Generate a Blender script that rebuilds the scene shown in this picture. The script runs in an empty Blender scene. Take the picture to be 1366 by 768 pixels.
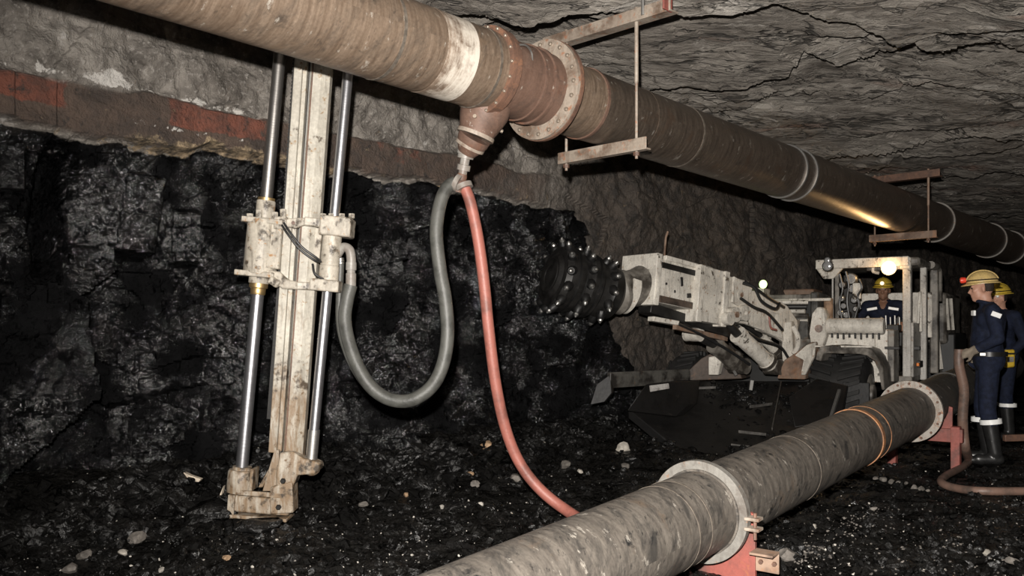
import bpy, bmesh, math, random
import numpy as np
from mathutils import Vector, Matrix

random.seed(7)
rng = np.random.default_rng(7)
scene = bpy.context.scene
C = scene.collection
R = math.radians

# ------------------------------------------------------------------ camera
F, CX, HY, CH = 1150.0, 683.0, 440.0, 1.22      # focal length in px, principal column, horizon row, eye height
def P(px, py, d):
    """point that stands d metres ahead of the eye on the line of sight of a photo position"""
    return Vector(((px - CX) / F * d, d, CH + (HY - py) / F * d))
cam_d = bpy.data.cameras.new('camera'); cam = bpy.data.objects.new('camera', cam_d); C.objects.link(cam)
cam.location = (0, 0, CH); cam.rotation_euler = (R(90), 0, 0)
cam_d.sensor_fit = 'HORIZONTAL'; cam_d.sensor_width = 36; cam_d.lens = 36 * F / 1366
cam_d.shift_y = (HY - 384) / 1366; cam_d.clip_start = 0.05
scene.camera = cam

# ------------------------------------------------------------------ world, lights, exposure
w = bpy.data.worlds.new('mine_dark'); scene.world = w; w.use_nodes = True
w.node_tree.nodes['Background'].inputs[0].default_value = (0.9, 0.95, 1.0, 1)
w.node_tree.nodes['Background'].inputs[1].default_value = 0.002
def spot(name, loc, target, power, col, ang, blend, rad):
    l = bpy.data.lights.new(name, 'SPOT'); l.energy = power; l.color = col; l.spot_size = R(ang); l.spot_blend = blend
    l.shadow_soft_size = rad
    o = bpy.data.objects.new(name, l); C.objects.link(o); o.location = loc
    o.rotation_euler = (Vector(target) - Vector(loc)).to_track_quat('-Z', 'Y').to_euler()
    return o
FLASH = spot('camera_flash', (-0.10, -0.02, CH + 0.31), P(1010, 330, 9.0), 3000, (1.0, 0.95, 0.89), 124, 1.0, 0.035)
vs = scene.view_settings
vs.view_transform = 'Standard'; vs.look = 'None'; vs.gamma = 1.0; vs.use_curve_mapping = False; vs.exposure = 0.0

# ------------------------------------------------------------------ object helpers
WM = {}
def link(o, parent=None, mw=None):
    C.objects.link(o)
    mw = mw if mw is not None else Matrix.Identity(4)
    WM[o.name] = mw
    if parent is not None:
        o.parent = parent
        o.matrix_parent_inverse = WM[parent.name].inverted()
    o.matrix_basis = mw
    return o
def tag(o, label=None, cat=None, group=None, kind=None):
    if label: o['label'] = label
    if cat: o['category'] = cat
    if group: o['group'] = group
    if kind: o['kind'] = kind
    return o
def empty(name, loc, label, cat, group=None):
    o = bpy.data.objects.new(name, None); o.empty_display_size = 0.1
    link(o, None, Matrix.Translation(Vector(loc)))
    return tag(o, label, cat, group)

def frame(zdir, hint=(0, 0, 1)):
    z = Vector(zdir).normalized(); h = Vector(hint)
    if abs(z.dot(h.normalized())) > 0.98: h = Vector((0, 1, 0))
    x = h.cross(z).normalized(); y = z.cross(x)
    return x, y, z
def mat4(x, y, z, o):
    return Matrix(((x.x, y.x, z.x, o.x), (x.y, y.y, z.y, o.y), (x.z, y.z, z.z, o.z), (0, 0, 0, 1)))

class MB:
    def __init__(s): s.v = []; s.f = []
    def add(s, vs, fs):
        b = len(s.v); s.v += [Vector(v) for v in vs]; s.f += [tuple(i + b for i in f) for f in fs]; return s
    def box(s, c, size, ax=None):
        c = Vector(c); ax = ax or (Vector((1, 0, 0)), Vector((0, 1, 0)), Vector((0, 0, 1)))
        hx, hy, hz = [a * (k / 2) for a, k in zip(ax, size)]
        vs = [c + i * hx + j * hy + k * hz for k in (-1, 1) for j in (-1, 1) for i in (-1, 1)]
        return s.add(vs, [(0, 2, 3, 1), (4, 5, 7, 6), (0, 1, 5, 4), (2, 6, 7, 3), (0, 4, 6, 2), (1, 3, 7, 5)])
    def bar(s, p0, p1, wx, wy, hint=(0, 0, 1)):
        p0, p1 = Vector(p0), Vector(p1); x, y, z = frame(p1 - p0, hint)
        return s.box((p0 + p1) / 2, (wx, wy, (p1 - p0).length), (x, y, z))
    def cyl(s, p0, p1, r0, r1=None, n=20):
        return s.lathe(p0, p1, [(0, r0), (1, r0 if r1 is None else r1)], n)
    def lathe(s, p0, p1, prof, n=24, caps=True):
        """prof: list of (fraction along p0-p1, radius)"""
        p0, p1 = Vector(p0), Vector(p1); x, y, z = frame(p1 - p0); b = len(s.v)
        for t, r in prof:
            c = p0.lerp(p1, t) if 0 <= t <= 1 else p0 + (p1 - p0) * t
            for k in range(n):
                a = 2 * math.pi * k / n
                s.v.append(c + x * (r * math.cos(a)) + y * (r * math.sin(a)))
        m = len(prof)
        for i in range(m - 1):
            for k in range(n):
                k2 = (k + 1) % n
                s.f.append((b + i * n + k, b + i * n + k2, b + (i + 1) * n + k2, b + (i + 1) * n + k))
        if caps:
            s.f.append(tuple(b + k for k in reversed(range(n)))); s.f.append(tuple(b + (m - 1) * n + k for k in range(n)))
        return s
    def ring(s, c, axis, r_in, r_out, half, n=48, a0=0, a1=360, hint=(0, 0, 1)):
        """flat collar with a hole (rectangular section)"""
        c = Vector(c); x, y, z = frame(axis, hint); full = abs(a1 - a0) >= 360
        m = n if full else n + 1; b = len(s.v)
        for k in range(m):
            a = R(a0 + (a1 - a0) * k / n); d = x * math.cos(a) + y * math.sin(a)
            for r, h in ((r_in, -half), (r_out, -half), (r_out, half), (r_in, half)): s.v.append(c + d * r + z * h)
        for k in range(n):
            k2 = (k + 1) % m
            for j in range(4):
                j2 = (j + 1) % 4
                s.f.append((b + k * 4 + j, b + k * 4 + j2, b + k2 * 4 + j2, b + k2 * 4 + j))
        if not full:
            s.f.append((b, b + 3, b + 2, b + 1)); e = b + (m - 1) * 4; s.f.append((e, e + 1, e + 2, e + 3))
        return s
    def tube(s, pts, r, n=10, caps=True):
        pts = [Vector(p) for p in pts]; b = len(s.v); m = len(pts)
        rs = r if isinstance(r, (list, tuple)) else [r] * m
        px = None
        for i, p in enumerate(pts):
            t = (pts[min(i + 1, m - 1)] - pts[max(i - 1, 0)]).normalized()
            if px is None: px, py, _ = frame(t)
            else:
                px = (px - t * px.dot(t)).normalized(); py = t.cross(px)
            for k in range(n):
                a = 2 * math.pi * k / n
                s.v.append(p + (px * math.cos(a) + py * math.sin(a)) * rs[i])
        for i in range(m - 1):
            for k in range(n):
                k2 = (k + 1) % n
                s.f.append((b + i * n + k, b + i * n + k2, b + (i + 1) * n + k2, b + (i + 1) * n + k))
        if caps:
            s.f.append(tuple(b + k for k in reversed(range(n)))); s.f.append(tuple(b + (m - 1) * n + k for k in range(n)))
        return s
    def sphere(s, c, r, ax=None, nu=14, nv=9, v0=0.0, v1=1.0):
        c = Vector(c); r = (r, r, r) if not hasattr(r, '__len__') else r
        ax = ax or (Vector((1, 0, 0)), Vector((0, 1, 0)), Vector((0, 0, 1))); b = len(s.v)
        for j in range(nv + 1):
            th = math.pi * (v0 + (v1 - v0) * j / nv)
            for k in range(nu):
                a = 2 * math.pi * k / nu
                s.v.append(c + ax[0] * (r[0] * math.sin(th) * math.cos(a)) + ax[1] * (r[1] * math.sin(th) * math.sin(a)) + ax[2] * (r[2] * math.cos(th)))
        for j in range(nv):
            for k in range(nu):
                k2 = (k + 1) % nu
                s.f.append((b + j * nu + k, b + (j + 1) * nu + k, b + (j + 1) * nu + k2, b + j * nu + k2))
        s.f.append(tuple(b + k for k in range(nu))); s.f.append(tuple(b + nv * nu + k for k in reversed(range(nu))))
        return s
    def prism(s, poly, ext):
        """closed planar outline (list of points) pushed along the vector ext"""
        poly = [Vector(p) for p in poly]; e = Vector(ext); n = len(poly)
        nrm = Vector((0, 0, 0))
        for i in range(n): nrm += poly[i].cross(poly[(i + 1) % n])
        if nrm.dot(e) > 0: poly = poly[::-1]
        f = [tuple(range(n)), tuple(reversed(range(n, 2 * n)))]
        for i in range(n):
            j = (i + 1) % n; f.append((j, i, i + n, j + n))
        return s.add(poly + [p + e for p in poly], f)
    def build(s, name, mat, parent=None, mw=None, smooth=35, bevel=0.0, center=True):
        me = bpy.data.meshes.new(name)
        if mw is None:
            lo = Vector([min(v[i] for v in s.v) for i in range(3)]); hi = Vector([max(v[i] for v in s.v) for i in range(3)])
            mw = Matrix.Translation((lo + hi) / 2)
        inv = mw.inverted()
        me.from_pydata([inv @ v for v in s.v], [], s.f); me.update()
        if smooth:
            me.polygons.foreach_set('use_smooth', [True] * len(me.polygons)); me.set_sharp_from_angle(angle=R(smooth))
        me.materials.append(mat)
        o = bpy.data.objects.new(name, me); link(o, parent, mw)
        if bevel:
            b = o.modifiers.new('edge_bevel', 'BEVEL'); b.width = bevel; b.segments = 2; b.limit_method = 'ANGLE'; b.angle_limit = R(40)
        return o
def spline(pts, n=8):
    """Catmull-Rom through the points"""
    p = [Vector(a) for a in pts]; p = [p[0] * 2 - p[1]] + p + [p[-1] * 2 - p[-2]]; out = []
    for i in range(1, len(p) - 2):
        a, b, c, d = p[i - 1:i + 3]
        for k in range(n):
            t = k / n
            out.append(0.5 * ((2 * b) + (c - a) * t + (2 * a - 5 * b + 4 * c - d) * t * t + (3 * b - a - 3 * c + d) * t ** 3))
    return out + [p[-2]]

# ------------------------------------------------------------------ numpy noise
def _h(ix, iy, seed):
    n = (ix.astype(np.int64) * 374761393 + iy.astype(np.int64) * 668265263 + seed * 974634541) & 0x7fffffff
    n = ((n ^ (n >> 13)) * 1274126177) & 0x7fffffff
    n = ((n ^ (n >> 15)) * 2246822519) & 0x7fffffff
    return ((n ^ (n >> 16)) & 0xffffff) / float(0xffffff)
def vn(x, y, seed=0):
    x = np.asarray(x, float); y = np.asarray(y, float)
    ix = np.floor(x); iy = np.floor(y); fx = x - ix; fy = y - iy
    fx = fx * fx * fx * (fx * (fx * 6 - 15) + 10); fy = fy * fy * fy * (fy * (fy * 6 - 15) + 10)
    a = _h(ix, iy, seed); b = _h(ix + 1, iy, seed); c = _h(ix, iy + 1, seed); d = _h(ix + 1, iy + 1, seed)
    return (a + (b - a) * fx) * (1 - fy) + (c + (d - c) * fx) * fy - 0.5
def fbm(x, y, o=4, seed=0, g=0.5):
    s = 0; a = 1
    for i in range(o):
        s = s + a * vn(x * 2 ** i + 17.3 * i, y * 2 ** i - 9.1 * i, seed + i); a *= g
    return s
def cells(x, y, seed=0):
    """jittered-grid cells: per-cell random numbers, offsets to the cell centre, distance to the border"""
    x = np.asarray(x, float); y = np.asarray(y, float); ix = np.floor(x); iy = np.floor(y)
    d1 = np.full(x.shape, 1e9); d2 = d1.copy(); bx = np.zeros(x.shape); by = bx.copy(); ci = bx.copy(); cj = bx.copy()
    for i in (-1, 0, 1):
        for j in (-1, 0, 1):
            gx = ix + i; gy = iy + j
            dx = gx + _h(gx, gy, seed) - x; dy = gy + _h(gx, gy, seed + 1) - y; d = dx * dx + dy * dy
            m = d < d1
            d2 = np.where(m, d1, np.minimum(d2, d)); bx = np.where(m, dx, bx); by = np.where(m, dy, by)
            ci = np.where(m, gx, ci); cj = np.where(m, gy, cj); d1 = np.where(m, d, d1)
    return _h(ci, cj, seed + 2) - .5, _h(ci, cj, seed + 3) - .5, _h(ci, cj, seed + 4) - .5, bx, by, np.sqrt(d2) - np.sqrt(d1)
def sst(a, b, x):
    t = np.clip((x - a) / (b - a), 0, 1); return t * t * (3 - 2 * t)
def grid_obj(name, pts, mat, masks=None, smooth=False, masks2=None):
    """pts: array (rows, cols, 3)"""
    r, c, _ = pts.shape; me = bpy.data.meshes.new(name)
    idx = np.arange(r * c).reshape(r, c)
    q = np.stack([idx[:-1, :-1], idx[:-1, 1:], idx[1:, 1:], idx[1:, :-1]], -1).reshape(-1, 4)
    me.vertices.add(r * c); me.vertices.foreach_set('co', pts.reshape(-1).astype(np.float32))
    me.loops.add(q.size); me.loops.foreach_set('vertex_index', q.reshape(-1).astype(np.int32))
    me.polygons.add(len(q)); me.polygons.foreach_set('loop_start', (np.arange(len(q)) * 4).astype(np.int32))
    me.update(calc_edges=True); me.validate()
    me.polygons.foreach_set('use_smooth', [bool(smooth)] * len(me.polygons))
    if masks is not None:
        at = me.color_attributes.new('zone', 'FLOAT_COLOR', 'POINT')
        at.data.foreach_set('color', masks.reshape(-1).astype(np.float32))
    if masks2 is not None:
        at = me.color_attributes.new('zone_two', 'FLOAT_COLOR', 'POINT'); at.data.foreach_set('color', masks2.reshape(-1).astype(np.float32))
    me.materials.append(mat)
    o = bpy.data.objects.new(name, me); link(o); return o

# ------------------------------------------------------------------ materials
class NT:
    def __init__(s, name):
        s.m = bpy.data.materials.new(name); s.m.use_nodes = True; s.t = s.m.node_tree
        s.b = s.t.nodes['Principled BSDF']; s.out = s.t.nodes['Material Output']
    def n(s, typ, ins=None, **kw):
        nd = s.t.nodes.new(typ)
        for k, v in kw.items(): setattr(nd, k, v)
        for k, v in (ins or {}).items(): s.set(nd.inputs[k], v)
        return nd
    def set(s, sock, v):
        if isinstance(v, bpy.types.NodeSocket): s.t.links.new(v, sock)
        elif isinstance(v, (tuple, list)):
            sock.default_value = tuple(v) + (1,) if (len(v) == 3 and sock.type == 'RGBA') else tuple(v)
        else: sock.default_value = v
    def coord(s, kind='Object', scale=None):
        v = s.n('ShaderNodeTexCoord').outputs[kind]
        if scale is not None: v = s.n('ShaderNodeMapping', {'Vector': v, 'Scale': scale}).outputs[0]
        return v
    def noise(s, vec, scale, detail=4, rough=0.55, dist=0.0):
        return s.n('ShaderNodeTexNoise', {'Vector': vec, 'Scale': scale, 'Detail': detail, 'Roughness': rough, 'Distortion': dist}).outputs[0]
    def ramp(s, fac, a, b, ca=(0, 0, 0), cb=(1, 1, 1)):
        nd = s.n('ShaderNodeValToRGB', {'Fac': fac}); e = nd.color_ramp.elements
        e[0].position = a; e[1].position = b; e[0].color = tuple(ca) + (1,); e[1].color = tuple(cb) + (1,)
        return nd.outputs[0]
    def mix(s, f, a, b, mode='MIX'):
        nd = s.n('ShaderNodeMix', data_type='RGBA', blend_type=mode)
        s.set(nd.inputs[0], f); s.set(nd.inputs[6], a); s.set(nd.inputs[7], b); return nd.outputs[2]
    def math(s, op, a, b=0.0):
        nd = s.n('ShaderNodeMath', operation=op); s.set(nd.inputs[0], a); s.set(nd.inputs[1], b); return nd.outputs[0]
    def bump(s, h, strength=0.3, dist=0.02, normal=None):
        i = {'Height': h, 'Strength': strength, 'Distance': dist}
        if normal is not None: i['Normal'] = normal
        return s.n('ShaderNodeBump', i).outputs[0]
    def fin(s, col, rough=0.6, metal=0.0, normal=None, spec=0.5):
        s.set(s.b.inputs['Base Color'], col); s.set(s.b.inputs['Roughness'], rough); s.set(s.b.inputs['Metallic'], metal)
        s.set(s.b.inputs['Specular IOR Level'], spec)
        if normal is not None: s.set(s.b.inputs['Normal'], normal)
        return s.m
def plain(name, col, rough=0.6, metal=0.0, var=0.25, scale=14, spec=0.5, bump=0.1):
    k = NT(name); v = k.coord(); nz = k.noise(v, scale, 5)
    c = k.mix(k.ramp(nz, .35, .65), [x * (1 - var) for x in col], [min(1, x * (1 + var)) for x in col])
    return k.fin(c, rough, metal, k.bump(nz, bump, .01), spec)
def painted(name, col, dirt=(.07, .055, .04), rust=(.30, .11, .035), dirt_at=(.48, .62), rust_at=(.62, .70), scale=4.0, rough=.55, mud=False):
    """worn, oily paint over steel: blotches of dirt, chips and rust spots"""
    k = NT(name); v = k.coord()
    big = k.noise(v, scale, 8, .62); fine = k.noise(v, scale * 6, 6, .65); spots = k.noise(v, scale * 2.3, 7, .7, .4)
    c = k.mix(k.ramp(fine, .35, .7), col, [x * .72 for x in col])
    soft = k.noise(v, scale * .45, 6, .6, .3)
    c = k.mix(k.math('MULTIPLY', k.ramp(soft, .42, .72), .62), c, [a * .25 + b * .75 for a, b in zip(col, dirt)])
    drip = k.noise(k.coord(scale=(1, 1, .16)), scale * 2.6, 6, .65, .2)
    c = k.mix(k.math('MULTIPLY', k.ramp(drip, .52, .68), .6), c, [a * .15 + b * .85 for a, b in zip(col, dirt)])
    c = k.mix(k.ramp(spots, *rust_at), c, rust)
    if mud:     # mud splashed up from the floor: thick low down, thinning with height
        pz = k.n('ShaderNodeSeparateXYZ', {'Vector': k.n('ShaderNodeNewGeometry').outputs['Position']}).outputs[2]
        low = k.n('ShaderNodeMapRange', {'Value': pz, 'From Min': .15, 'From Max': 2.0, 'To Min': .15, 'To Max': -.14}).outputs[0]
        ms = k.noise(k.coord(scale=(1, 1, .22)), scale * 1.5, 7, .68, .4)
        c = k.mix(k.math('MULTIPLY', k.ramp(k.math('ADD', ms, low), .50, .68), .85), c, (.20, .125, .065))
        c = k.mix(k.math('MULTIPLY', k.ramp(k.math('ADD', spots, k.math('MULTIPLY', low, .5)), .61, .72), .7), c, (.06, .042, .028))
    c = k.mix(k.ramp(big, *dirt_at), c, dirt)
    return k.fin(c, k.math('ADD', k.math('MULTIPLY', fine, .3), rough - .15), 0, k.bump(fine, .25, .006))
def pipe_mat(name, c_lo, c_hi, c_spot, metal, rough, smear=.5, spot_at=(.58, .68), ringscale=28.0, gloss=.25):
    """steel pipe lying along its own Z: scuffs run around it, stains come in blotches"""
    k = NT(name); v = k.coord(); sx = k.n('ShaderNodeSeparateXYZ', {'Vector': v})
    ang = k.math('ARCTAN2', sx.outputs[1], sx.outputs[0])
    warp = k.math('ADD', k.math('MULTIPLY', k.noise(v, 1.6, 2), .05), k.math('MULTIPLY', k.math('MULTIPLY', ang, .012), 1.0))
    zz = k.math('ADD', sx.outputs[2], warp)
    rv = k.n('ShaderNodeCombineXYZ', {'X': k.math('MULTIPLY', ang, .75), 'Y': 0.0, 'Z': k.math('MULTIPLY', zz, ringscale)}).outputs[0]
    rings = k.noise(rv, 1.0, 6, .65)
    blot = k.noise(v, 3.1, 7, .6, .3); blot2 = k.noise(v, 7.5, 6, .65, .2); fine = k.noise(v, 60, 4, .6)
    c = k.mix(k.ramp(rings, .30, .72), c_lo, c_hi)
    c = k.mix(k.math('MULTIPLY', k.ramp(fine, .35, .7), .35), c, [x * .6 for x in c_lo])
    c = k.mix(k.ramp(blot, *spot_at), c, c_spot)
    c = k.mix(k.math('MULTIPLY', k.ramp(blot2, .60, .68), smear), c, (.014, .014, .014))
    sv = k.n('ShaderNodeCombineXYZ', {'X': k.math('MULTIPLY', ang, .55), 'Y': 7.0, 'Z': k.math('MULTIPLY', k.math('ADD', zz, k.math('MULTIPLY', ang, .10)), 5.0)}).outputs[0]
    c = k.mix(k.math('MULTIPLY', k.ramp(k.noise(sv, 2.4, 7, .7, .4), .48, .64), smear * .8), c, (.034, .032, .030))
    c = k.mix(k.math('MULTIPLY', k.ramp(k.noise(sv, 7.0, 5, .7, .2), .59, .66), smear * .8), c, (.016, .016, .016))
    sc = k.n('ShaderNodeCombineXYZ', {'X': k.math('MULTIPLY', ang, 1.1), 'Y': 3.0, 'Z': k.math('MULTIPLY', zz, 9.0)}).outputs[0]
    c = k.mix(k.math('MULTIPLY', k.ramp(k.noise(sc, 1.6, 5, .7), .62, .68), .6), c, (.50, .46, .40))
    r = k.math('ADD', k.math('MULTIPLY', rings, gloss), rough)
    return k.fin(c, r, metal, k.bump(k.math('ADD', rings, k.math('MULTIPLY', fine, .4)), .22, .008))
def facet_normal(k, v, specs):
    """broken facets: every small cell leans its own way"""
    nrm = k.n('ShaderNodeNewGeometry').outputs['Normal']
    for scale, amt in specs:
        vo = k.n('ShaderNodeTexVoronoi', {'Vector': v, 'Scale': scale, 'Randomness': 1.0})
        d = k.n('ShaderNodeVectorMath', {0: vo.outputs['Color'], 1: (.5, .5, .5)}, operation='SUBTRACT').outputs[0]
        d = k.n('ShaderNodeVectorMath', {0: d, 'Scale': amt}, operation='SCALE').outputs[0]
        nrm = k.n('ShaderNodeVectorMath', {0: nrm, 1: d}, operation='ADD').outputs[0]
    return k.n('ShaderNodeVectorMath', {0: nrm}, operation='NORMALIZE').outputs[0]
def coal_nodes(k, v, b, gloss=(.07, .19), tint=(.0040, .0040, .0042), fac=((7, .5), (21, .6), (60, .6)), spec=(2.6, .44, .68)):
    n1 = k.noise(v, 5, 5)
    k.set(b.inputs['Base Color'], k.mix(k.ramp(n1, .4, .65), tint, [x * 1.9 for x in tint]))
    k.set(b.inputs['Roughness'], k.n('ShaderNodeMapRange', {'Value': k.noise(v, 3.0, 4), 'From Min': .35, 'From Max': .65, 'To Min': gloss[0], 'To Max': gloss[1]}).outputs[0])
    k.set(b.inputs['Specular IOR Level'], k.n('ShaderNodeMapRange', {'Value': k.noise(v, spec[0], 5, .6), 'From Min': spec[1], 'From Max': spec[2], 'To Min': .0, 'To Max': 1.0}).outputs[0])
    wv = k.n('ShaderNodeVectorMath', {0: v, 1: k.n('ShaderNodeVectorMath', {0: k.n('ShaderNodeTexNoise', {'Vector': v, 'Scale': 7.0}).outputs['Color'], 'Scale': .12}, operation='SCALE').outputs[0]}, operation='ADD').outputs[0]
    fn = facet_normal(k, wv, fac)
    k.set(b.inputs['Normal'], k.bump(k.math('ADD', k.noise(v, 9, 6, .6, 1.2), k.math('MULTIPLY', k.noise(v, 34, 5, .6, .8), .5)), .6, .035, fn))
def mat_wall():
    k = NT('coal_and_rock_wall'); v = k.coord()
    zn = k.n('ShaderNodeVertexColor', layer_name='zone'); zone = zn.outputs[0]; z = k.n('ShaderNodeSeparateColor', {'Color': zone})
    coal = k.t.nodes.new('ShaderNodeBsdfPrincipled'); coal_nodes(k, v, coal)
    sp_ = coal.inputs['Specular IOR Level'].links[0].from_socket
    k.set(coal.inputs['Specular IOR Level'], k.math('MAXIMUM', sp_, k.math('MULTIPLY', zn.outputs['Alpha'], .85)))
    # rock: grey-brown siltstone with pale calcite flecks, a band of red-brown ironstone under it
    z2 = k.n('ShaderNodeSeparateColor', {'Color': k.n('ShaderNodeVertexColor', layer_name='zone_two').outputs[0]})
    big = k.noise(v, 1.3, 6, .6); mid = k.noise(v, 6, 8, .65, .5); fine = k.noise(v, 34, 6, .65)
    c = k.mix(k.ramp(big, .35, .65), (.20, .178, .155), (.34, .31, .275))
    c = k.mix(k.ramp(mid, .42, .68), c, (.085, .074, .064))
    c = k.mix(k.ramp(fine, .54, .72), c, (.42, .39, .355))
    c = k.mix(k.ramp(k.noise(v, 2.6, 7, .7, .3), .64, .70), c, (.50, .47, .44))
    c = k.mix(z2.outputs['Blue'], c, k.mix(k.ramp(mid, .40, .62), (.098, .080, .066), (.040, .035, .031)))  # fading of the light with distance, painted into the far rock
    bn = k.noise(v, 3.2, 6, .65)
    band = k.mix(k.ramp(bn, .40, .62), (.125, .088, .068), (.065, .05, .042))
    red = k.mix(k.ramp(k.noise(v, 7, 6, .7), .42, .60), (.21, .078, .052), (.12, .056, .042))
    rf = k.ramp(k.math('ADD', z2.outputs['Red'], k.math('MULTIPLY', k.math('SUBTRACT', k.noise(v, 5, 7, .7), .5), 3.2)), .45, .75)
    band = k.mix(rf, band, red)
    band = k.mix(k.ramp(k.noise(v, 11, 6, .7), .56, .66), band, (.045, .038, .034))
    crust = k.mix(k.ramp(k.noise(v, 13, 6, .7, .5), .40, .62), (.07, .055, .04), (.40, .30, .19))
    c = k.mix(z.outputs['Green'], c, band)
    cf_ = k.ramp(k.math('ADD', z.outputs['Blue'], k.math('MULTIPLY', k.math('SUBTRACT', k.noise(v, 7, 7, .7), .5), 3.4)), .50, .75)
    c = k.mix(cf_, c, crust)
    wf = k.ramp(k.math('ADD', z2.outputs['Green'], k.math('MULTIPLY', k.math('SUBTRACT', k.noise(v, 9, 8, .7, .5), .5), 3.6)), .74, .90)
    c = k.mix(wf, c, (.62, .59, .55))
    far = k.t.nodes.new('ShaderNodeMapRange')
    hgt = k.math('ADD', k.math('MULTIPLY', mid, .6), k.math('MULTIPLY', fine, .5))
    k.fin(c, .72, 0, k.bump(hgt, 1.0, .06), .4)
    e = k.noise(v, 11, 5, .7)
    f = k.ramp(k.math('ADD', z.outputs['Red'], k.math('MULTIPLY', k.math('SUBTRACT', e, .5), .7)), .42, .58)
    mx = k.n('ShaderNodeMixShader', {0: f, 1: k.b.outputs[0], 2: coal.outputs[0]})
    k.t.links.new(mx.outputs[0], k.out.inputs[0]); return k.m
def mat_floor():
    k = NT('coal_floor'); v = k.coord()
    coal_nodes(k, v, k.b, (.16, .45), (.0060, .0057, .0053), ((16, .4), (60, .6), (150, .5)), (2.2, .46, .74))
    return k.m
def mat_roof():
    k = NT('roof_rock'); v = k.coord(scale=(.55, 1.5, 1))
    big = k.noise(v, .9, 6, .6, .4); mid = k.noise(v, 4, 8, .65, 1.0); fine = k.noise(v, 24, 6, .7, .5)
    c = k.mix(k.ramp(big, .35, .68), (.19, .168, .145), (.36, .33, .29))
    c = k.mix(k.ramp(mid, .44, .70), c, (.085, .072, .06))
    c = k.mix(k.ramp(k.noise(v, 1.7, 6, .7, .6), .58, .68), c, (.50, .465, .42))
    c = k.mix(k.ramp(k.noise(v, 1.1, 5, .6, .5), .60, .70), c, (.17, .105, .08))
    h = k.math('ADD', k.math('MULTIPLY', mid, .8), k.math('MULTIPLY', fine, .35))
    # thin crack lines: shade painted dark into the colour, grooves in the bump
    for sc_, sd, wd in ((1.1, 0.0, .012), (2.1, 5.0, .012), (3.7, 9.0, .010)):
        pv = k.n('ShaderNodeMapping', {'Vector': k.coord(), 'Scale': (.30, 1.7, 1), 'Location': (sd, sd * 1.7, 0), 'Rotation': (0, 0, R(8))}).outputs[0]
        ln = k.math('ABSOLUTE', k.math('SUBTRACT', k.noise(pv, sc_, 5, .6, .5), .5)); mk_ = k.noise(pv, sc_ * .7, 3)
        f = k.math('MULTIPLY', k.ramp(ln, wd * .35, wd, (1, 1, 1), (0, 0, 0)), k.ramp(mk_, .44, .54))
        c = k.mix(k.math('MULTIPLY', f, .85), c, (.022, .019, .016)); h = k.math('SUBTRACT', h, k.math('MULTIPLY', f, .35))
    return k.fin(c, .78, 0, k.bump(h, 1.0, .10), .4)
M = {}
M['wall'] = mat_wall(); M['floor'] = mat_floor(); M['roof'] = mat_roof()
def mat_coal(name, gloss, tint):
    k = NT(name); coal_nodes(k, k.coord(), k.b, gloss, tint); return k.m
M['lump'] = mat_coal('coal_lump', (.16, .45), (.0058, .0056, .0054))
def stone(name, col, sc=14):
    k = NT(name); v = k.coord(); n = k.noise(v, sc, 6, .65)
    return k.fin(k.mix(k.ramp(n, .38, .66), [c * .45 for c in col], col), .7, 0, k.bump(n, .5, .02), .3)
M['pale'] = stone('pale_stone', (.50, .46, .40)); M['tan'] = stone('tan_stone', (.50, .33, .20)); M['greys'] = stone('grey_stone', (.20, .18, .16))
M['chip'] = stone('pale_chip', (.60, .56, .50))
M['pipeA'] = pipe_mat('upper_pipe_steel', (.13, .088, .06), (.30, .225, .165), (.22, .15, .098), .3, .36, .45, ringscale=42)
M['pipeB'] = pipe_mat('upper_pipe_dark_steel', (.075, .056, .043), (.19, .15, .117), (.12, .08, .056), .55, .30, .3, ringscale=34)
M['tee'] = pipe_mat('tee_rust', (.115, .066, .047), (.185, .112, .082), (.17, .08, .05), .1, .48, .35, ringscale=14)
M['limeband0'] = pipe_mat('lime_band', (.22, .165, .12), (.60, .545, .46), (.30, .24, .18), .0, .5, .4)
M['pipeL'] = pipe_mat('lower_pipe_steel', (.075, .065, .056), (.205, .180, .152), (.135, .102, .076), .15, .42, 1.0, ringscale=26)
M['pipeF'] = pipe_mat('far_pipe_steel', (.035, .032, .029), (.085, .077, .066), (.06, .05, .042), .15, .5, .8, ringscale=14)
M['rust'] = painted('rusty_steel', (.17, .092, .062), (.075, .045, .034), (.21, .105, .062), (.5, .66), (.52, .64), 9, .6)
M['flange'] = painted('pale_flange', (.36, .305, .25), (.13, .09, .065), (.30, .14, .08), (.50, .66), (.55, .64), 7, .55)
M['galv'] = painted('galvanised', (.29, .275, .25), (.16, .13, .11), (.28, .16, .10), (.52, .68), (.62, .70), 6, .45)
def lime_mat():
    """worn lime wash brushed round the pipe: dense in the middle and at the edge, thinning out in streaks"""
    k = NT('lime_wash'); v = k.coord(); sx = k.n('ShaderNodeSeparateXYZ', {'Vector': v}); ang = k.math('ARCTAN2', sx.outputs[1], sx.outputs[0])
    rv = k.n('ShaderNodeCombineXYZ', {'X': k.math('MULTIPLY', ang, 1.1), 'Y': 0.0, 'Z': k.math('MULTIPLY', k.math('ADD', sx.outputs[2], k.math('MULTIPLY', ang, .02)), 30.0)}).outputs[0]
    st = k.noise(rv, 1.0, 7, .7); n2 = k.noise(v, 9, 7, .7); f = k.math('ADD', st, k.math('MULTIPLY', k.math('SUBTRACT', n2, .5), .9))
    zz = k.math('MULTIPLY', k.math('SUBTRACT', sx.outputs[2], .02), 1.5)
    c = k.mix(k.ramp(k.math('ADD', f, zz), .46, .80), k.mix(k.ramp(n2, .4, .6), (.14, .10, .072), (.26, .195, .145)), (.56, .51, .44))
    return k.fin(c, .6, 0, k.bump(f, .3, .006))
M['limeband'] = lime_mat()
M['seam'] = plain('dull_scraped_edge', (.075, .07, .064), .45, .4, .4, 20)
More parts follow.
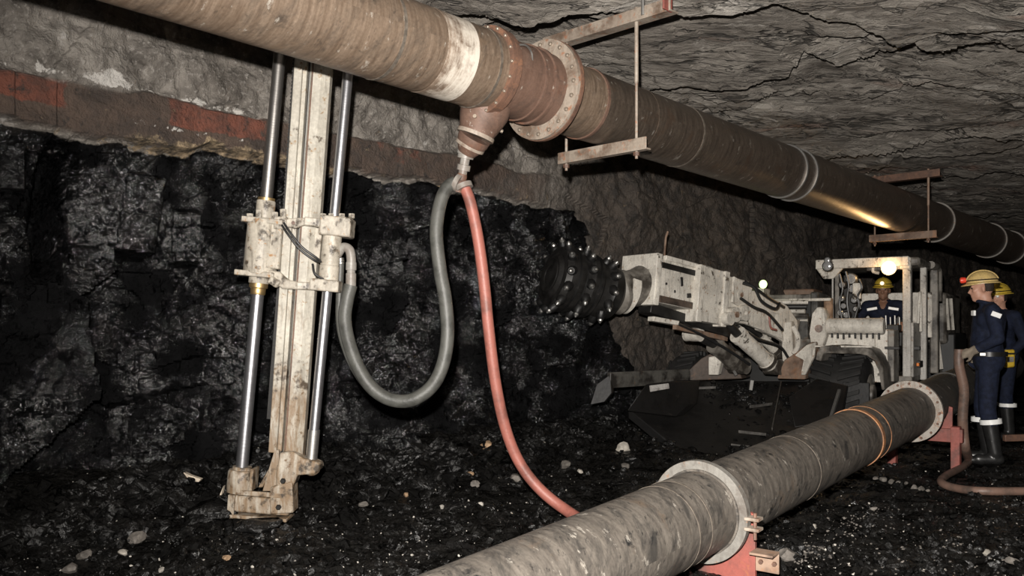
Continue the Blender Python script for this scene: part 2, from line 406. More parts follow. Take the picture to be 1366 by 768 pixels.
M['bolt'] = plain('bolt_steel', (.30, .25, .20), .4, .5)
M['flange_grey'] = painted('scuffed_grey_flange', (.22, .21, .19), (.085, .07, .058), (.22, .13, .085), (.52, .68), (.60, .68), 8, .5)
M['flange_white'] = painted('chalky_flange', (.42, .385, .34), (.16, .12, .09), (.28, .14, .08), (.55, .68), (.56, .64), 9, .5)
M['weld'] = plain('weld_bead', (.20, .17, .14), .4, .5, .3, 30)
M['orange'] = painted('orange_rust', (.40, .19, .09), (.14, .07, .04), (.5, .22, .08), (.52, .68), (.5, .62), 9, .6)
M['red'] = painted('red_primer', (.33, .088, .068), (.10, .05, .042), (.30, .10, .05), (.52, .68), (.58, .68), 6, .6)
M['white'] = painted('worn_cream_paint', (.53, .48, .40), (.05, .038, .026), (.30, .15, .05), (.54, .63), (.58, .66), 11, .5, True)
M['machine'] = painted('machine_white_paint', (.86, .81, .72), (.06, .048, .036), (.30, .17, .09), (.60, .66), (.60, .67), 9, .5)
M['machine_mid'] = painted('cab_worn_paint', (.60, .575, .53), (.05, .042, .034), (.26, .15, .08), (.58, .66), (.60, .67), 9, .5)
M['machine_dark'] = painted('machine_grimy_paint', (.30, .275, .24), (.04, .034, .028), (.20, .10, .05), (.45, .6), (.6, .7), 3.5, .5)
M['machine_brown'] = painted('muddy_steel', (.32, .22, .16), (.09, .06, .045), (.30, .15, .08), (.5, .65), (.5, .66), 4, .55)
M['brown_dark'] = painted('dark_muddy_steel', (.11, .08, .062), (.03, .024, .02), (.16, .09, .055), (.48, .62), (.56, .66), 5, .55)
M['beam_dark'] = painted('grimy_dark_beam', (.10, .095, .085), (.018, .016, .014), (.12, .08, .05), (.46, .6), (.6, .68), 6, .5)
M['rail'] = painted('rail_cream_paint', (.55, .515, .44), (.075, .055, .038), (.26, .16, .075), (.59, .67), (.58, .67), 9, .5, True)
def chrome(name, col, rough):
    k = NT(name); v = k.coord(scale=(30, 30, 2)); n = k.noise(v, 4, 5, .7); r = k.noise(k.coord(scale=(2, 2, 60)), 2, 4)
    return k.fin(k.mix(k.ramp(n, .5, .75), col, [c * .45 for c in col]), k.math('ADD', k.math('MULTIPLY', r, .2), rough), .92, k.bump(r, .12, .004))
M['chrome'] = chrome('chromed_rod', (.46, .46, .48), .24); M['darkrod'] = chrome('oily_rod', (.30, .285, .27), .30)
M['brass'] = chrome('brass_collar', (.60, .42, .20), .35)
M['steel'] = chrome('worn_steel', (.42, .41, .39), .35)
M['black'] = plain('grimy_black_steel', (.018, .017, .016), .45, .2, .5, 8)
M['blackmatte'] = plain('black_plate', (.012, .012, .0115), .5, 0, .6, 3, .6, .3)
M['plate'] = painted('scraped_black_plate', (.0095, .009, .0088), (.004, .004, .004), (.035, .03, .026), (.5, .6), (.64, .70), 5, .5)
M['rubber'] = plain('tyre_rubber', (.016, .0155, .015), .7, 0, .3, 9)
M['cable'] = plain('black_cable', (.02, .02, .02), .4)
def hose(name, col, dark, sc=70):
    k = NT(name); g = k.n('ShaderNodeNewGeometry').outputs['Position']; n = k.noise(g, 7, 6, .65)
    nf = k.noise(g, sc, 4)
    c = k.mix(k.ramp(n, .46, .66), col, dark)
    return k.fin(c, .5, 0, k.bump(nf, .3, .006), .5)
M['hose_red'] = hose('red_hose_rubber', (.30, .105, .080), (.17, .065, .05)); M['hose_black'] = hose('grey_black_hose_rubber', (.078, .078, .070), (.036, .036, .032))
M['hose_brown'] = hose('muddy_hose', (.17, .105, .08), (.075, .055, .045))
M['hose_floor'] = hose('dusty_floor_hose', (.16, .135, .11), (.07, .06, .05))
M['navy'] = plain('navy_coverall', (.0085, .012, .027), .85, 0, .35, 22, .25, .5)
M['skin'] = plain('skin', (.46, .25, .175), .5, 0, .08, 20, .4, .03)
M['skin_dark'] = plain('dusty_skin', (.22, .12, .08), .5, 0, .1, 20, .4, .03)
M['hair'] = plain('short_dark_hair', (.03, .02, .015), .7, 0, .3, 60)
M['boot'] = plain('rubber_boot', (.014, .014, .014), .33, 0, .3, 10, .5)
M['glove'] = plain('dusty_leather_glove', (.20, .165, .125), .8, 0, .25, 18)
M['reflective'] = plain('reflective_tape', (.86, .86, .84), .35, .0, .05, 40)
M['hat_cream'] = painted('dusty_yellow_helmet', (.72, .52, .20), (.30, .22, .12), (.5, .36, .15), (.60, .75), (.6, .72), 9, .4)
M['hat_yellow'] = painted('yellow_helmet', (.72, .50, .05), (.25, .18, .05), (.5, .34, .06), (.62, .75), (.62, .72), 9, .4)
M['yellow'] = plain('yellow_plastic', (.62, .42, .04), .45, 0, .2, 30)
M['eye'] = plain('dark_eye', (.03, .025, .02), .25)
M['belt'] = plain('black_belt', (.015, .014, .013), .4)
M['wood'] = plain('dusty_wood', (.34, .22, .14), .75, 0, .35, 12)
M['timber_pale'] = plain('splintered_pale_timber', (.62, .53, .42), .75, 0, .3, 25)
M['amber'] = plain('amber_reflector', (.8, .22, .03), .3, 0, .1)
M['redlens'] = plain('red_lamp_body', (.75, .06, .03), .35, 0, .1)
def emit(name, col, st):
    k = NT(name); v = k.coord(); n = k.noise(v, 3, 2)
    k.b.inputs['Base Color'].default_value = tuple(col) + (1,); k.b.inputs['Emission Color'].default_value = tuple(col) + (1,)
    k.set(k.b.inputs['Emission Strength'], k.math('ADD', k.math('MULTIPLY', n, st * .1), st * .95)); return k.m
M['lamp_warm'] = emit('lit_headlamp', (1.0, .70, .36), 2.4); M['lamp_green'] = emit('lit_work_lamp', (.72, 1.0, .40), 2.2)
M['lamp_cap'] = emit('lit_cap_lamp', (1.0, .75, .5), 1.3)
def glass(name):
    k = NT(name); n = k.noise(k.coord(), 5, 2); return k.fin(k.mix(n, (.75, .75, .75), (.9, .9, .9)), .12, .7)
M['lens'] = glass('lamp_lens')
M['tag'] = painted('scuffed_white_plate', (.62, .60, .57), (.12, .10, .09), (.3, .2, .12), (.55, .66), (.6, .7), 9, .5)

# ------------------------------------------------------------------ the setting
T = Vector((.69, .724, 0)).normalized(); NW = Vector((T.y, -T.x, 0))       # along the roadway; out of the coal wall
A = Vector((-1.94, 6.6, 0))
def wall_disp(u, z):
    zc = 2.50 + .12 * fbm(u * .9, u * 0, 4, 5) + .05 * fbm(u * 5, z * 4, 3, 6) - 1.5 * sst(3.7, 4.5, u) - .85 * sst(4.5, 5.3, u)
    coal = 1 - sst(-.05, .05, z - zc)
    band = sst(zc + .02, zc + .05, z) * (1 - sst(2.81, 2.84, z + .05 * fbm(u * 2.5, z * 0, 4, 8))) * (1 - sst(2.6, 3.6, u + .6 * fbm(u * 2, z * 2, 3, 9)))
    crust = np.exp(-((z - zc - .03) / .06) ** 2) * (1 - sst(3.6, 4.6, u))
    def fac(sx, sz, seed, amp, tilt, bias=0.0):
        a, b, c, dx, dy, e = cells(u / sx, z / sz, seed)
        return amp * (a * 2 + tilt * (b * dx + c * dy) * 2) - bias * dx * sx
    wu = u + .10 * fbm(u * 2, z * 2, 2, 31); 
    cd = fac(.62, .75, 11, .085, .9, .30) + fac(.24, .32, 21, .042, 1.2, .16) + fac(.08, .10, 41, .014, 1.2, .05) + .05 * fbm(u * 1.1, z * 1.1, 3, 61)
    gap = np.exp(-((u + 1.50 - .16 * (z - 1.9)) / .075) ** 2) * sst(1.45, 1.75, z) * (1 - sst(2.35, 2.48, z))       # the black upright cleft
    face = sst(-1.40, -1.34, u) * (1 - sst(-.84, -.79, u - .12 * (z - 2))) * sst(1.72, 1.77, z + .10 * (u + 1.1)) * (1 - sst(2.26, 2.32, z + .06 * fbm(u * 4, z * 0, 3, 67)))
    face2 = sst(-.74, -.70, u) * (1 - sst(-.50, -.46, u)) * sst(1.66, 1.72, z) * (1 - sst(2.05, 2.10, z)); face3 = sst(-2.1, -2.0, u) * (1 - sst(-1.66, -1.62, u)) * sst(2.05, 2.1, z) * (1 - sst(2.36, 2.4, z))             # the smooth shiny block beside it
    cd = cd * (1 - .93 * face) + (.05 + .50 * (u + 1.09) + .016 * fbm(u * 6, z * 11, 4, 66)) * face - .38 * gap
    cd = cd * (1 - .8 * face2) + (.02 + .55 * (u + .6) + .02 * fbm(u * 6, z * 9, 4, 68)) * face2; cd = cd * (1 - .8 * face3) + (.03 + .45 * (u + 1.8)) * face3
    cd = cd + .30 * np.exp(-np.clip(z, 0, 9) / .35)
    rd = fac(.95, .7, 71, .03, 1.0) + .16 * fbm(u * .8, z * .8, 6, 81, .58) + .05 * np.abs(fbm(u * 2.6 + z, z * 2.6, 4, 91)) + .03 * fbm(u * 9, z * 9, 3, 95)
    bd = .07 + .035 * fbm(u * 2.2, z * 3, 4, 101) + .02 * np.floor(3 * (vn(u * 1.6, u * 0, 3) + .5)) 
    d = coal * cd + (1 - coal) * ((1 - band) * (rd + .03) + band * bd)
    # the far stretch undulates more
    d = d + .35 * fbm(u * .22, z * .25, 3, 121) * sst(3.5, 8, u)
    crust = crust * (.25 + .75 * sst(-1.1, -.8, u) * (1 - sst(.2, 1.0, u)))
    gl = np.clip(.75 * face + .85 * face2 + .3 * face3, 0, 1)
    mk = np.stack([coal, band, crust, gl], -1)
    redm = (sst(-2.6, -2.4, u) * (1 - sst(-1.45, -1.38, u)) + sst(-.78, -.72, u) * (1 - sst(-.15, .15, u)) + .45 * sst(.9, 1.1, u) * (1 - sst(1.5, 1.8, u))) * sst(2.62, 2.67, z)
    white = np.exp(-((z - 2.86) / .035) ** 2) * sst(-2, -1.7, u) * (1 - sst(-.2, .2, u)) * .75 + np.exp(-((u + 1.12) / .13) ** 2 - ((z - 2.90) / .06) ** 2) * .9 + .5 * np.exp(-((z - 2.62) / .03) ** 2) * (u > -1) * (u < .3)
    far_dimming = sst(3.0, 4.2, u)  # mask that darkens the far wall to imitate the light's fall-off
    return d, mk, np.stack([redm, white, far_dimming, np.ones_like(coal)], -1)
def wall_left():
    us = np.concatenate([np.arange(-5, -1.8, .05), np.arange(-1.8, 4.5, .0155), np.arange(4.5, 9, .03), np.arange(9, 30, .10)])
    zs = np.concatenate([np.arange(-.15, 3.2, .0165), np.arange(3.2, 4.2, .05)])
    u, z = np.meshgrid(us, zs); d, mk, mk2 = wall_disp(u, z)
    p = np.zeros(u.shape + (3,)); p[..., 0] = A.x + T.x * u + NW.x * d; p[..., 1] = A.y + T.y * u + NW.y * d; p[..., 2] = z
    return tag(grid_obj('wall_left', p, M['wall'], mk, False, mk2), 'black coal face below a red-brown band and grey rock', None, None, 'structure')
wall_left()

def floor_h(x, y):
    x = np.asarray(x, float); y = np.asarray(y, float)
    dn = (x - A.x) * NW.x + (y - A.y) * NW.y; u = (x - A.x) * T.x + (y - A.y) * T.y
    h = .045 * fbm(x * .9, y * .9, 4, 201) + .03 * fbm(x * 4, y * 4, 3, 211)
    a, b, c, dx, dy, e = cells(x * 7, y * 7, 221); h = h + .022 * (a + 1.2 * (b * dx + c * dy))
    a, b, c, dx, dy, e = cells(x * 16, y * 16, 231); h = h + .012 * (a + 1.2 * (b * dx + c * dy))
    toe = np.exp(-(np.clip(dn, 0, 9) / .62) ** 2) * (.34 + .25 * vn(u * .9, u * 0, 7)) * (1 - sst(3.6, 5.2, u))
    berm = .17 * np.exp(-((x - 1.15) / .75) ** 2 - ((y - 8.3) / .55) ** 2)
    dip = -.11 * (1 - sst(3.6, 5.0, y))
    return h + toe + berm + dip - .03
def floor():
    ys = np.concatenate([np.arange(.4, 3.6, .06), np.arange(3.6, 7.2, .021), np.arange(7.2, 10.5, .035), np.arange(10.5, 28, .15)])
    xs = np.concatenate([np.arange(-7, -2.8, .1), np.arange(-2.8, 4.2, .021), np.arange(4.2, 8, .05), np.arange(8, 24, .2)])
    x, y = np.meshgrid(xs, ys); p = np.stack([x, y, floor_h(x, y)], -1)
    return tag(grid_obj('floor', p, M['floor']), 'black coal-dust floor strewn with lumps', None, None, 'structure')
floor()
def fz(x, y): return float(floor_h(np.array([x]), np.array([y]))[0])
def on_floor(px, py):
    """where the line of sight of a photo position first meets the floor"""
    ds = np.arange(2.5, 16, .01); x = (px - CX) / F * ds; z = CH + (HY - py) / F * ds
    k = int(np.argmax(z <= floor_h(x, ds))); p = P(px, py, float(ds[k])); return Vector((p.x, p.y, fz(p.x, p.y)))

ROOF_CRACKS = [([(700, 15), (800, 12), (960, 18), (1032, 12), (1109, 32), (1178, 36), (1238, 64), (1400, 70)], .16),
               ([(600, 30), (690, 28), (760, 30), (870, 38), (960, 30)], .09),
               ([(600, 20), (631, 15), (655, 24), (690, 20)], .10), ([(660, 36), (690, 26), (722, 22)], .09), ([(672, 50), (700, 46), (765, 45)], .10),
               ([(1105, 60), (1150, 55), (1190, 46)], .09), ([(1280, 36), (1320, 32), (1362, 26)], .10), ([(1300, 48), (1335, 52), (1380, 54)], .08),
               ([(925, 134), (980, 140), (1035, 130)], .10), ([(1210, 120), (1240, 117), (1270, 122)], .08), ([(1155, 182), (1220, 172), (1292, 167)], .12),
               ([(1060, 98), (1110, 95), (1160, 92)], .08), ([(1275, 292), (1320, 287), (1400, 282)], .15),
               ([(640, 62), (700, 45), (760, 42)], .06),
               ([(860, 121), (915, 108), (976, 109), (1053, 96), (1075, 78), (1118, 92), (1225, 69), (1290, 60)], .15),
               ([(930, 160), (1000, 150), (1070, 135), (1150, 140), (1260, 120), (1400, 128)], .08),
               ([(1060, 222), (1092, 208), (1180, 200), (1272, 185), (1305, 182), (1400, 190)], .17),
               ([(1150, 235), (1203, 212), (1290, 207), (1400, 203)], .14),
               ([(1180, 262), (1260, 240), (1330, 232), (1420, 236)], .16)]
def roof_base(y): return 3.50 - .26 * sst(6.5, 10.5, y)
def roof_at(px, py):
    d = 7.0
    for _ in range(20): d = (float(roof_base(np.array(d))) - CH) * F / (HY - py)
    return (px - CX) / F * d, d
def roof_z(x, y):
    z = roof_base(y) + .10 * fbm(x * .45, y * .6, 4, 301) + .03 * fbm(x * 1.6 + y, y * 3.5, 4, 311)
    wob = .10 * fbm(x * 1.7, y * .5, 4, 321) + .04 * fbm(x * 6, y * 2, 3, 331)
    for pts, amp in ROOF_CRACKS:
        q = sorted(roof_at(*p) for p in pts); qx = np.array([a[0] for a in q]); qy = np.array([a[1] for a in q])
        yl = np.interp(x, qx, qy) + wob; m = sst(qx[0] - .35, qx[0] + .1, x) * (1 - sst(qx[-1] - .1, qx[-1] + .6, x))
        s = (y - yl); z = z + amp * m * sst(0, .03, s) * np.exp(-np.clip(s, 0, 9) / .55) - .35 * amp * m * np.exp(-np.clip(-s, 0, 9) / .30) * (1 - sst(0, .03, s))
    # thin flaking leaves of rock everywhere
    for i, (fr, am) in enumerate(((1.15, .10), (2.3, .055), (4.6, .028))):
        ph = (y + .22 * x) * fr + 1.1 * fbm(x * .5 * fr, y * .8 * fr, 4, 341 + 9 * i) * 1.6
        f = ph - np.floor(ph); z = z + am * (vn(x * .6 * fr, np.floor(ph) * 3.7, 351 + i) + .55) * (sst(0, .06, f) * (1 - f))
    return z
def ceiling():
    ys = np.concatenate([np.arange(.2, 4.4, .07), np.arange(4.4, 9.5, .017), np.arange(9.5, 14, .032), np.arange(14, 30, .15)])
    xs = np.concatenate([np.arange(-7, -1.6, .12), np.arange(-1.6, 6.2, .022), np.arange(6.2, 11, .04), np.arange(11, 25, .2)])
    x, y = np.meshgrid(xs, ys); p = np.stack([x, y, roof_z(x, y)], -1)[:, ::-1]
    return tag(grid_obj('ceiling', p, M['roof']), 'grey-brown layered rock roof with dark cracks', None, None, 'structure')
ceiling()
def wall_right():
    us = np.arange(-7, 26, .12); zs = np.arange(-.2, 4.0, .12); u, z = np.meshgrid(us, zs)
    d = .25 * fbm(u * .5, z * .5, 4, 401); o = A + NW * 8.6
    p = np.stack([o.x + T.x * u - NW.x * d, o.y + T.y * u - NW.y * d, z], -1)
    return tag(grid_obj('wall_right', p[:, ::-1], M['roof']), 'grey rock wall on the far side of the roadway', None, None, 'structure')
wall_right()
# ------------------------------------------------------------------ pipelines
UP1, UP2 = P(680, 106, 5.5), P(1200, 281, 10.2); UDIR = (UP2 - UP1).normalized()
LQ1, LQ2 = P(940, 679, 4.43), P(1220, 545.5, 7.66); LDIR = (LQ2 - LQ1).normalized()
def at_px(p1, p2, px):
    """the point of the straight line p1-p2 that is seen in photo column px"""
    k = (px - CX) / F; d = p2 - p1
    return p1 + d * ((k * p1.y - p1.x) / (d.x - k * d.y))
def U(px): return at_px(UP1, UP2, px)
def Q(px): return at_px(LQ1, LQ2, px)
def pipe(name, p0, p1, r, mat, parent, n=72):
    x, y, z = frame(p1 - p0)
    return MB().lathe(p0, p1, [(0, r), (1, r)], n).build(name, mat, parent, mw=mat4(x, y, z, p0))
bolt_mesh = {}
def bolts(parent, c, axis, rad, n, r=.014, hgt=.022, mat='bolt', a0=0.0, hint=(0, 0, 1)):
    """hexagonal bolt heads round a flange: one object each, one shared mesh"""
    key = (r, hgt, mat)
    x, y, z = frame(axis, hint)
    for k in range(n):
        a = a0 + 2 * math.pi * k / n; p = Vector(c) + (x * math.cos(a) + y * math.sin(a)) * rad
        if key not in bolt_mesh:
            o = MB().lathe((0, 0, 0), (0, 0, hgt), [(0, r), (.75, r), (1, r * .72)], 6).build('bolt', M[mat], parent, mw=Matrix.Identity(4), smooth=0)
            bolt_mesh[key] = o.data; bpy.data.objects.remove(o)
        o = bpy.data.objects.new('bolt', bolt_mesh[key]); link(o, parent, mat4(x, y, z, p))
UR = .241
up = empty('overhead_pipeline', U(700), 'big rusty steel pipeline hung under the rock roof', 'pipe')
f1, f2 = U(648), U(724)
start = UP1 + (UP2 - UP1) * -.78; end = UP1 + (UP2 - UP1) * 2.3
pipe('pipe_section', start, U(562), UR, M['pipeA'], up)
pipe('lime_coated_band', U(562), U(603), UR + .0015, M['limeband'], up)
pipe('pipe_section', U(603), f1, UR, M['pipeA'], up)
pipe('tee_body', f1, f2, UR * .985, M['tee'], up)
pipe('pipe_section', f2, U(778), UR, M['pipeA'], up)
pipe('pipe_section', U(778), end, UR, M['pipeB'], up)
fl = MB().ring(f1 - UDIR * .012, UDIR, UR - .01, UR + .034, .016, 60).build('flange', M['rust'], up); 
bolts(fl, f1 - UDIR * .028, -UDIR, UR + .020, 18, .010, .014, 'bolt')
MB().ring(f1 + UDIR * .030, UDIR, UR - .02, UR + .030, .018, 60).build('flange', M['rust'], up)
MB().ring(f1 - UDIR * .10, UDIR, UR - .01, UR + .006, .008, 60).build('weld_bead', M['weld'], up)
MB().ring(f1 + UDIR * .30, UDIR, UR - .02, UR + .006, .008, 60).build('weld_bead', M['tee'], up)
MB().ring(f2 - UDIR * .13, UDIR, UR - .02, UR + .010, .012, 60).build('weld_bead', M['tee'], up)
fl = MB().ring(f2 - UDIR * .014, UDIR, UR - .01, UR + .088, .013, 72).build('flange', M['flange'], up)
bolts(fl, f2 - UDIR * .027, -UDIR, UR + .055, 20, .0135, .02, 'bolt')
MB().ring(f2 + UDIR * .018, UDIR, UR - .01, UR + .092, .014, 72).build('flange', M['rust'], up)
MB().ring(U(776), UDIR, UR - .01, UR + .008, .012, 60).build('joint_ring', M['tee'], up)
for px, e, m in ((505, .004, 'weld'), (845, .003, 'pipeB'), (905, .003, 'weld'), (1044, .014, 'steel'), (1058, .014, 'steel'), (1246, .018, 'galv'), (1318, .018, 'galv'), (1345, .02, 'galv')):
    MB().ring(U(px), UDIR, UR - .01, UR + e, .010 if e < .01 else .013, 60).build('pipe_ring', M[m], up)
# a bent wire hook on the tee
hk = f1 + UDIR * .05; hn = Vector((.25, -.8, .45)).normalized(); hn = (hn - UDIR * hn.dot(UDIR)).normalized()
hp = hk + hn * (UR + .01); ht = UDIR.cross(hn)
MB().tube(spline([hp, hp + UDIR * .06 + hn * .02, hp + UDIR * .12 + hn * .01 - Vector((0, 0, .02)), hp + UDIR * .13 + hn * .01 - Vector((0, 0, .07))], 4), .006, 6).build('wire_hook', M['steel'], up)
# branch outlet of the tee
c0 = U(664); b1 = P(636, 176, 5.45); bd = (b1 - c0).normalized(); L = (b1 - c0).length
br = MB().lathe(c0, c0 + bd * (L + .02), [(0, .16), (.62, .158), (.78, .140), (.93, .118), (1.0, .112)], 40).build('branch_outlet', M['tee'], up)
MB().ring(c0 + bd * (L + .02), bd, .05, .122, .012, 40).build('collar', M['flange'], br)
p2 = P(622, 204, 5.50)
red = MB().lathe(c0 + bd * (L + .03), p2, [(0, .106), (.25, .104), (.5, .094), (1, .060)], 36).build('reducer', M['tee'], up)
MB().ring((c0 + bd * (L + .03)).lerp(p2, .55), p2 - b1, .05, .098, .010, 36).build('collar', M['flange'], red)
for k in range(3):
    a = k * 2.1; x, y, z = frame(bd)
    MB().cyl(c0 + bd * (L * .82) + (x * math.cos(a) + y * math.sin(a)) * .12, c0 + bd * (L * .82) + (x * math.cos(a) + y * math.sin(a)) * .155, .012, .012, 8).build('stud', M['bolt'], br)
p3 = P(617, 232, 5.53)
MB().lathe(p2, p3, [(-.25, .060), (.05, .060), (.06, .052), (.25, .052), (.26, .030), (.55, .030), (.56, .043), (.82, .043), (.83, .028), (1.1, .028)], 28).build('nipple', M['galv'], up)
p4 = P(613, 247, 5.54)
mf = MB().lathe(p3, p4, [(0, .030), (.2, .034), (.5, .034), (1.6, .034)], 24).sphere(p4, .048).build('manifold', M['rust'], up)
MB().ring(p4 + Vector((-.01, -.01, .012)), Vector((.8, -.2, -.4)), .034, .058, .016, 24).build('hose_clamp', M['galv'], mf)
MB().ring(p4 + Vector((.03, -.01, -.01)), Vector((.35, -.1, -.9)), .034, .056, .016, 24).build('hose_clamp', M['galv'], mf)
HNG = Vector((UDIR.y, -UDIR.x, 0)).normalized()
def angle_iron(p0, p1, w, h, t, down=True):
    """L section: upright leg w/ flat leg"""
    d = (p1 - p0); s = Vector((0, 0, 1)).cross(d).normalized(); z = Vector((0, 0, 1))
    o = [(0, 0), (w, 0), (w, t), (t, t), (t, h), (0, h)]
    return MB().prism([p0 + s * a + z * b for a, b in o], d)
def hanger(px, label, lo_off, hi_z, lo_len, hi_len, hi_off, mat_lo, mat_hi, plate):
    c = U(px); root = empty('pipe_hanger', c - Vector((0, 0, UR + .12)), label, 'hanger', 'pipe hangers under the roof')
    lz = c.z - UR - .095; b0 = Vector((c.x, c.y, lz)) + HNG * (lo_off - lo_len / 2); b1 = b0 + HNG * lo_len
    angle_iron(b0, b1, .06, .085, .012).build('lower_beam', mat_lo, root, bevel=.003)
    t0 = Vector((c.x, c.y, hi_z)) + HNG * (hi_off - hi_len / 2); t1 = t0 + HNG * hi_len
    tb = angle_iron(t0, t1, .10, .085, .012).build('upper_beam', mat_hi, root, bevel=.003)
    if plate:
        e = t1 - HNG * .02
        MB().box(e + Vector((0, 0, .13)), (.015, .10, .26), (HNG, UDIR, Vector((0, 0, 1)))).build('end_plate', M['red'], tb, bevel=.003)
        MB().cyl(t1 - HNG * .22 + Vector((0, 0, .02)), t1 - HNG * .22 + Vector((0, 0, .5)), .013, .013, 10).build('roof_bolt', M['steel'], tb)
    for q in (b0 + HNG * .06, b1 - HNG * .10):
        q = q + UDIR * .03; top = Vector((q.x, q.y, hi_z + .10))
        rd = MB().lathe(q - Vector((0, 0, .05)), top, [(0, .0105), (.5, .0105), (.505, .014), (1, .014)], 12).build('hanger_rod', mat_lo, root)
        MB().cyl(q - Vector((0, 0, .03)), q - Vector((0, 0, .005)), .022, .022, 6).build('nut', M['rust'], rd, smooth=0)
hanger(800, 'rusty pipe hanger with two angle beams next to the bolted flange', .0, 3.35, .80, 1.15, .02, M['flange'], M['flange'], True)
hanger(1203, 'dark pipe hanger on the far stretch of overhead pipe above the cab', .0, 3.00, .78, .95, -.05, M['machine_brown'], M['rust'], False)

# ------------------------------------------------------------------ lower pipeline and its stands
LR = .21
lo = empty('floor_pipeline', Q(940) - Vector((0, 0, LR)), 'thick grey scuffed pipeline on red stands across the foreground', 'pipe')
l0 = LQ1 + (LQ2 - LQ1) * -.62; l1 = LQ1 + (LQ2 - LQ1) * 2.1
g1, g2 = Q(934), Q(1214)
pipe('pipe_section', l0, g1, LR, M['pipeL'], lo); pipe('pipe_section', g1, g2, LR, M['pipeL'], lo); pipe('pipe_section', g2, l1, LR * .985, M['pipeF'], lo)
HL = Vector((LDIR.y, -LDIR.x, 0)).normalized()
def ring_part(px, e, half, mat, name='weld_bead'): return MB().ring(Q(px), LDIR, LR - .01, LR + e, half, 64).build(name, M[mat], lo)
ring_part(880, .002, .003, 'weld'); ring_part(897, .002, .003, 'weld'); ring_part(1050, .002, .004, 'weld'); ring_part(1139, .007, .024, 'orange', 'rust_band')
ring_part(1150, .003, .006, 'orange')
x, y, z = frame(LDIR)
fl = MB().ring(g1, LDIR, LR - .01, LR + .052, .020, 72).build('flange', M['flange_grey'], lo)
MB().ring(g1 - LDIR * .024, LDIR, LR - .01, LR + .010, .006, 64).build('flange_lip', M['pipeL'], fl)
for dz in (.022, -.028):
    MB().box(g1 + HL * (LR + .075) + Vector((0, 0, dz - .02)) + LDIR * .0, (.075, .06, .016), (HL, LDIR, Vector((0, 0, 1)))).build('clamp_lug', M['flange'], fl, bevel=.003)
cb = MB().cyl(g1 + HL * (LR + .082) + Vector((0, 0, -.10)), g1 + HL * (LR + .082) + Vector((0, 0, .03)), .009, .009, 8).build('clamp_bolt', M['rust'], fl)
fl = MB().ring(g2, LDIR, LR - .01, LR + .058, .018, 72).build('flange', M['flange_white'], lo)
bolts(fl, g2 - LDIR * .018, -LDIR, LR + .034, 16, .011, .014, 'rust')
ring_part(1262, .01, .015, 'pipeF', 'joint_ring')

def saddle_poly(c, r, half, low):
    """plate with a half-round seat, across the pipe"""
    pts = [c + HL * -half + Vector((0, 0, low)), c + HL * half + Vector((0, 0, low))]
    pts += [c + HL * (r + .03) + Vector((0, 0, -.01))]
    for k in range(0, 13):
        a = R(0 - 180 * k / 12); pts.append(c + HL * (r * math.cos(a)) + Vector((0, 0, r * math.sin(a))))
    pts += [c + HL * -(r + .03) + Vector((0, 0, -.01))]
    return pts
def stand(c, label, post_out, low, wide):
    fzc = fz(c.x, c.y)
    root = empty('pipe_stand', (c.x, c.y, fzc), label, 'pipe stand', 'red stands under the floor pipeline')
    MB().prism(saddle_poly(c - LDIR * .012, LR + .004, wide, low), LDIR * .024).build('saddle_plate', M['red'], root, smooth=0, bevel=.003)
    bz = c.z + low
    if post_out:
        bm = MB().box(Vector((c.x, c.y, bz + .05)) , (.66, .07, .12), (HL, LDIR, Vector((0, 0, 1)))).build('cross_beam', M['red'], root, bevel=.004)
        for sg in (-1, 1):
            q = c + HL * (post_out * sg); zf = fz(q.x, q.y)
            MB().box(Vector((q.x, q.y, (bz + .13 + zf - .02) / 2)), (.075, .075, bz + .13 - zf + .02), (HL, LDIR, Vector((0, 0, 1)))).build('post', M['red'], root, bevel=.004)
    else:
        q = c + HL * .305; zz = Vector((0, 0, 1))
        br = MB().box(Vector((q.x, q.y, fzc + .105)), (.12, .012, .10), (HL, LDIR, zz)).box(Vector((q.x, q.y, fzc + .16)) - LDIR * .04, (.12, .09, .012), (HL, LDIR, zz)).build('angle_bracket', M['machine_brown'], root, bevel=.002)
        for e in (-.03, .04): MB().cyl(q + HL * e + Vector((0, 0, fzc + .105 - q.z)) - LDIR * .02, q + HL * e + Vector((0, 0, fzc + .105 - q.z)) + LDIR * .02, .012, .012, 6).build('bolt', M['rust'], br, smooth=0)
stand(Q(946) + LDIR * .02, 'red saddle stand under the nearest flange of the floor pipe', 0, -.40, .245)
stand(Q(1232), 'red trestle stand with square posts under the far white flange', .27, -.31, .24)

# ------------------------------------------------------------------ drilling mast
DD = 5.55
def D(px, py, dd=0.0): return P(px, py, DD + dd)
S = F / DD
foot = D(350, 688); foot.z = max(0, fz(foot.x, foot.y))
dr = empty('roof_drill_mast', foot, 'upright cream drilling mast with two chrome guide rods before the coal face', 'drill mast')
MD = (D(429, 90) - D(387, 620)).normalized(); MX = Vector((0, 1, 0)).cross(MD).normalized() ; MX = MX if MX.x > 0 else -MX; MY = Vector((0, 1, 0))
def mast(px0, py0, px1, py1, wpx, dep, dd, name, mat, bevel=.006):
    return MB().box((D(px0, py0, dd) + D(px1, py1, dd)) / 2, (wpx / S, dep, (D(px0, py0, dd) - D(px1, py1, dd)).length), (MX, MY, (D(px0, py0, dd) - D(px1, py1, dd)).normalized())).build(name, mat, dr, bevel=bevel)
def mast_line(x0, x1):  # the mast's line: column at row 90 and at row 610 -> column at any row
    return lambda y: x0 + (x1 - x0) * (y - 90) / 520
ml = mast_line(404, 369); mr = mast_line(429, 391); ms = mast_line(414.5, 379); mc = mast_line(393, 357)
def rail(line, off, y0, y1, wpx, dep, dd, name, mat, bevel=.005): return mast(line(y0) + off, y0, line(y1) + off, y1, wpx, dep, dd, name, mat, bevel)
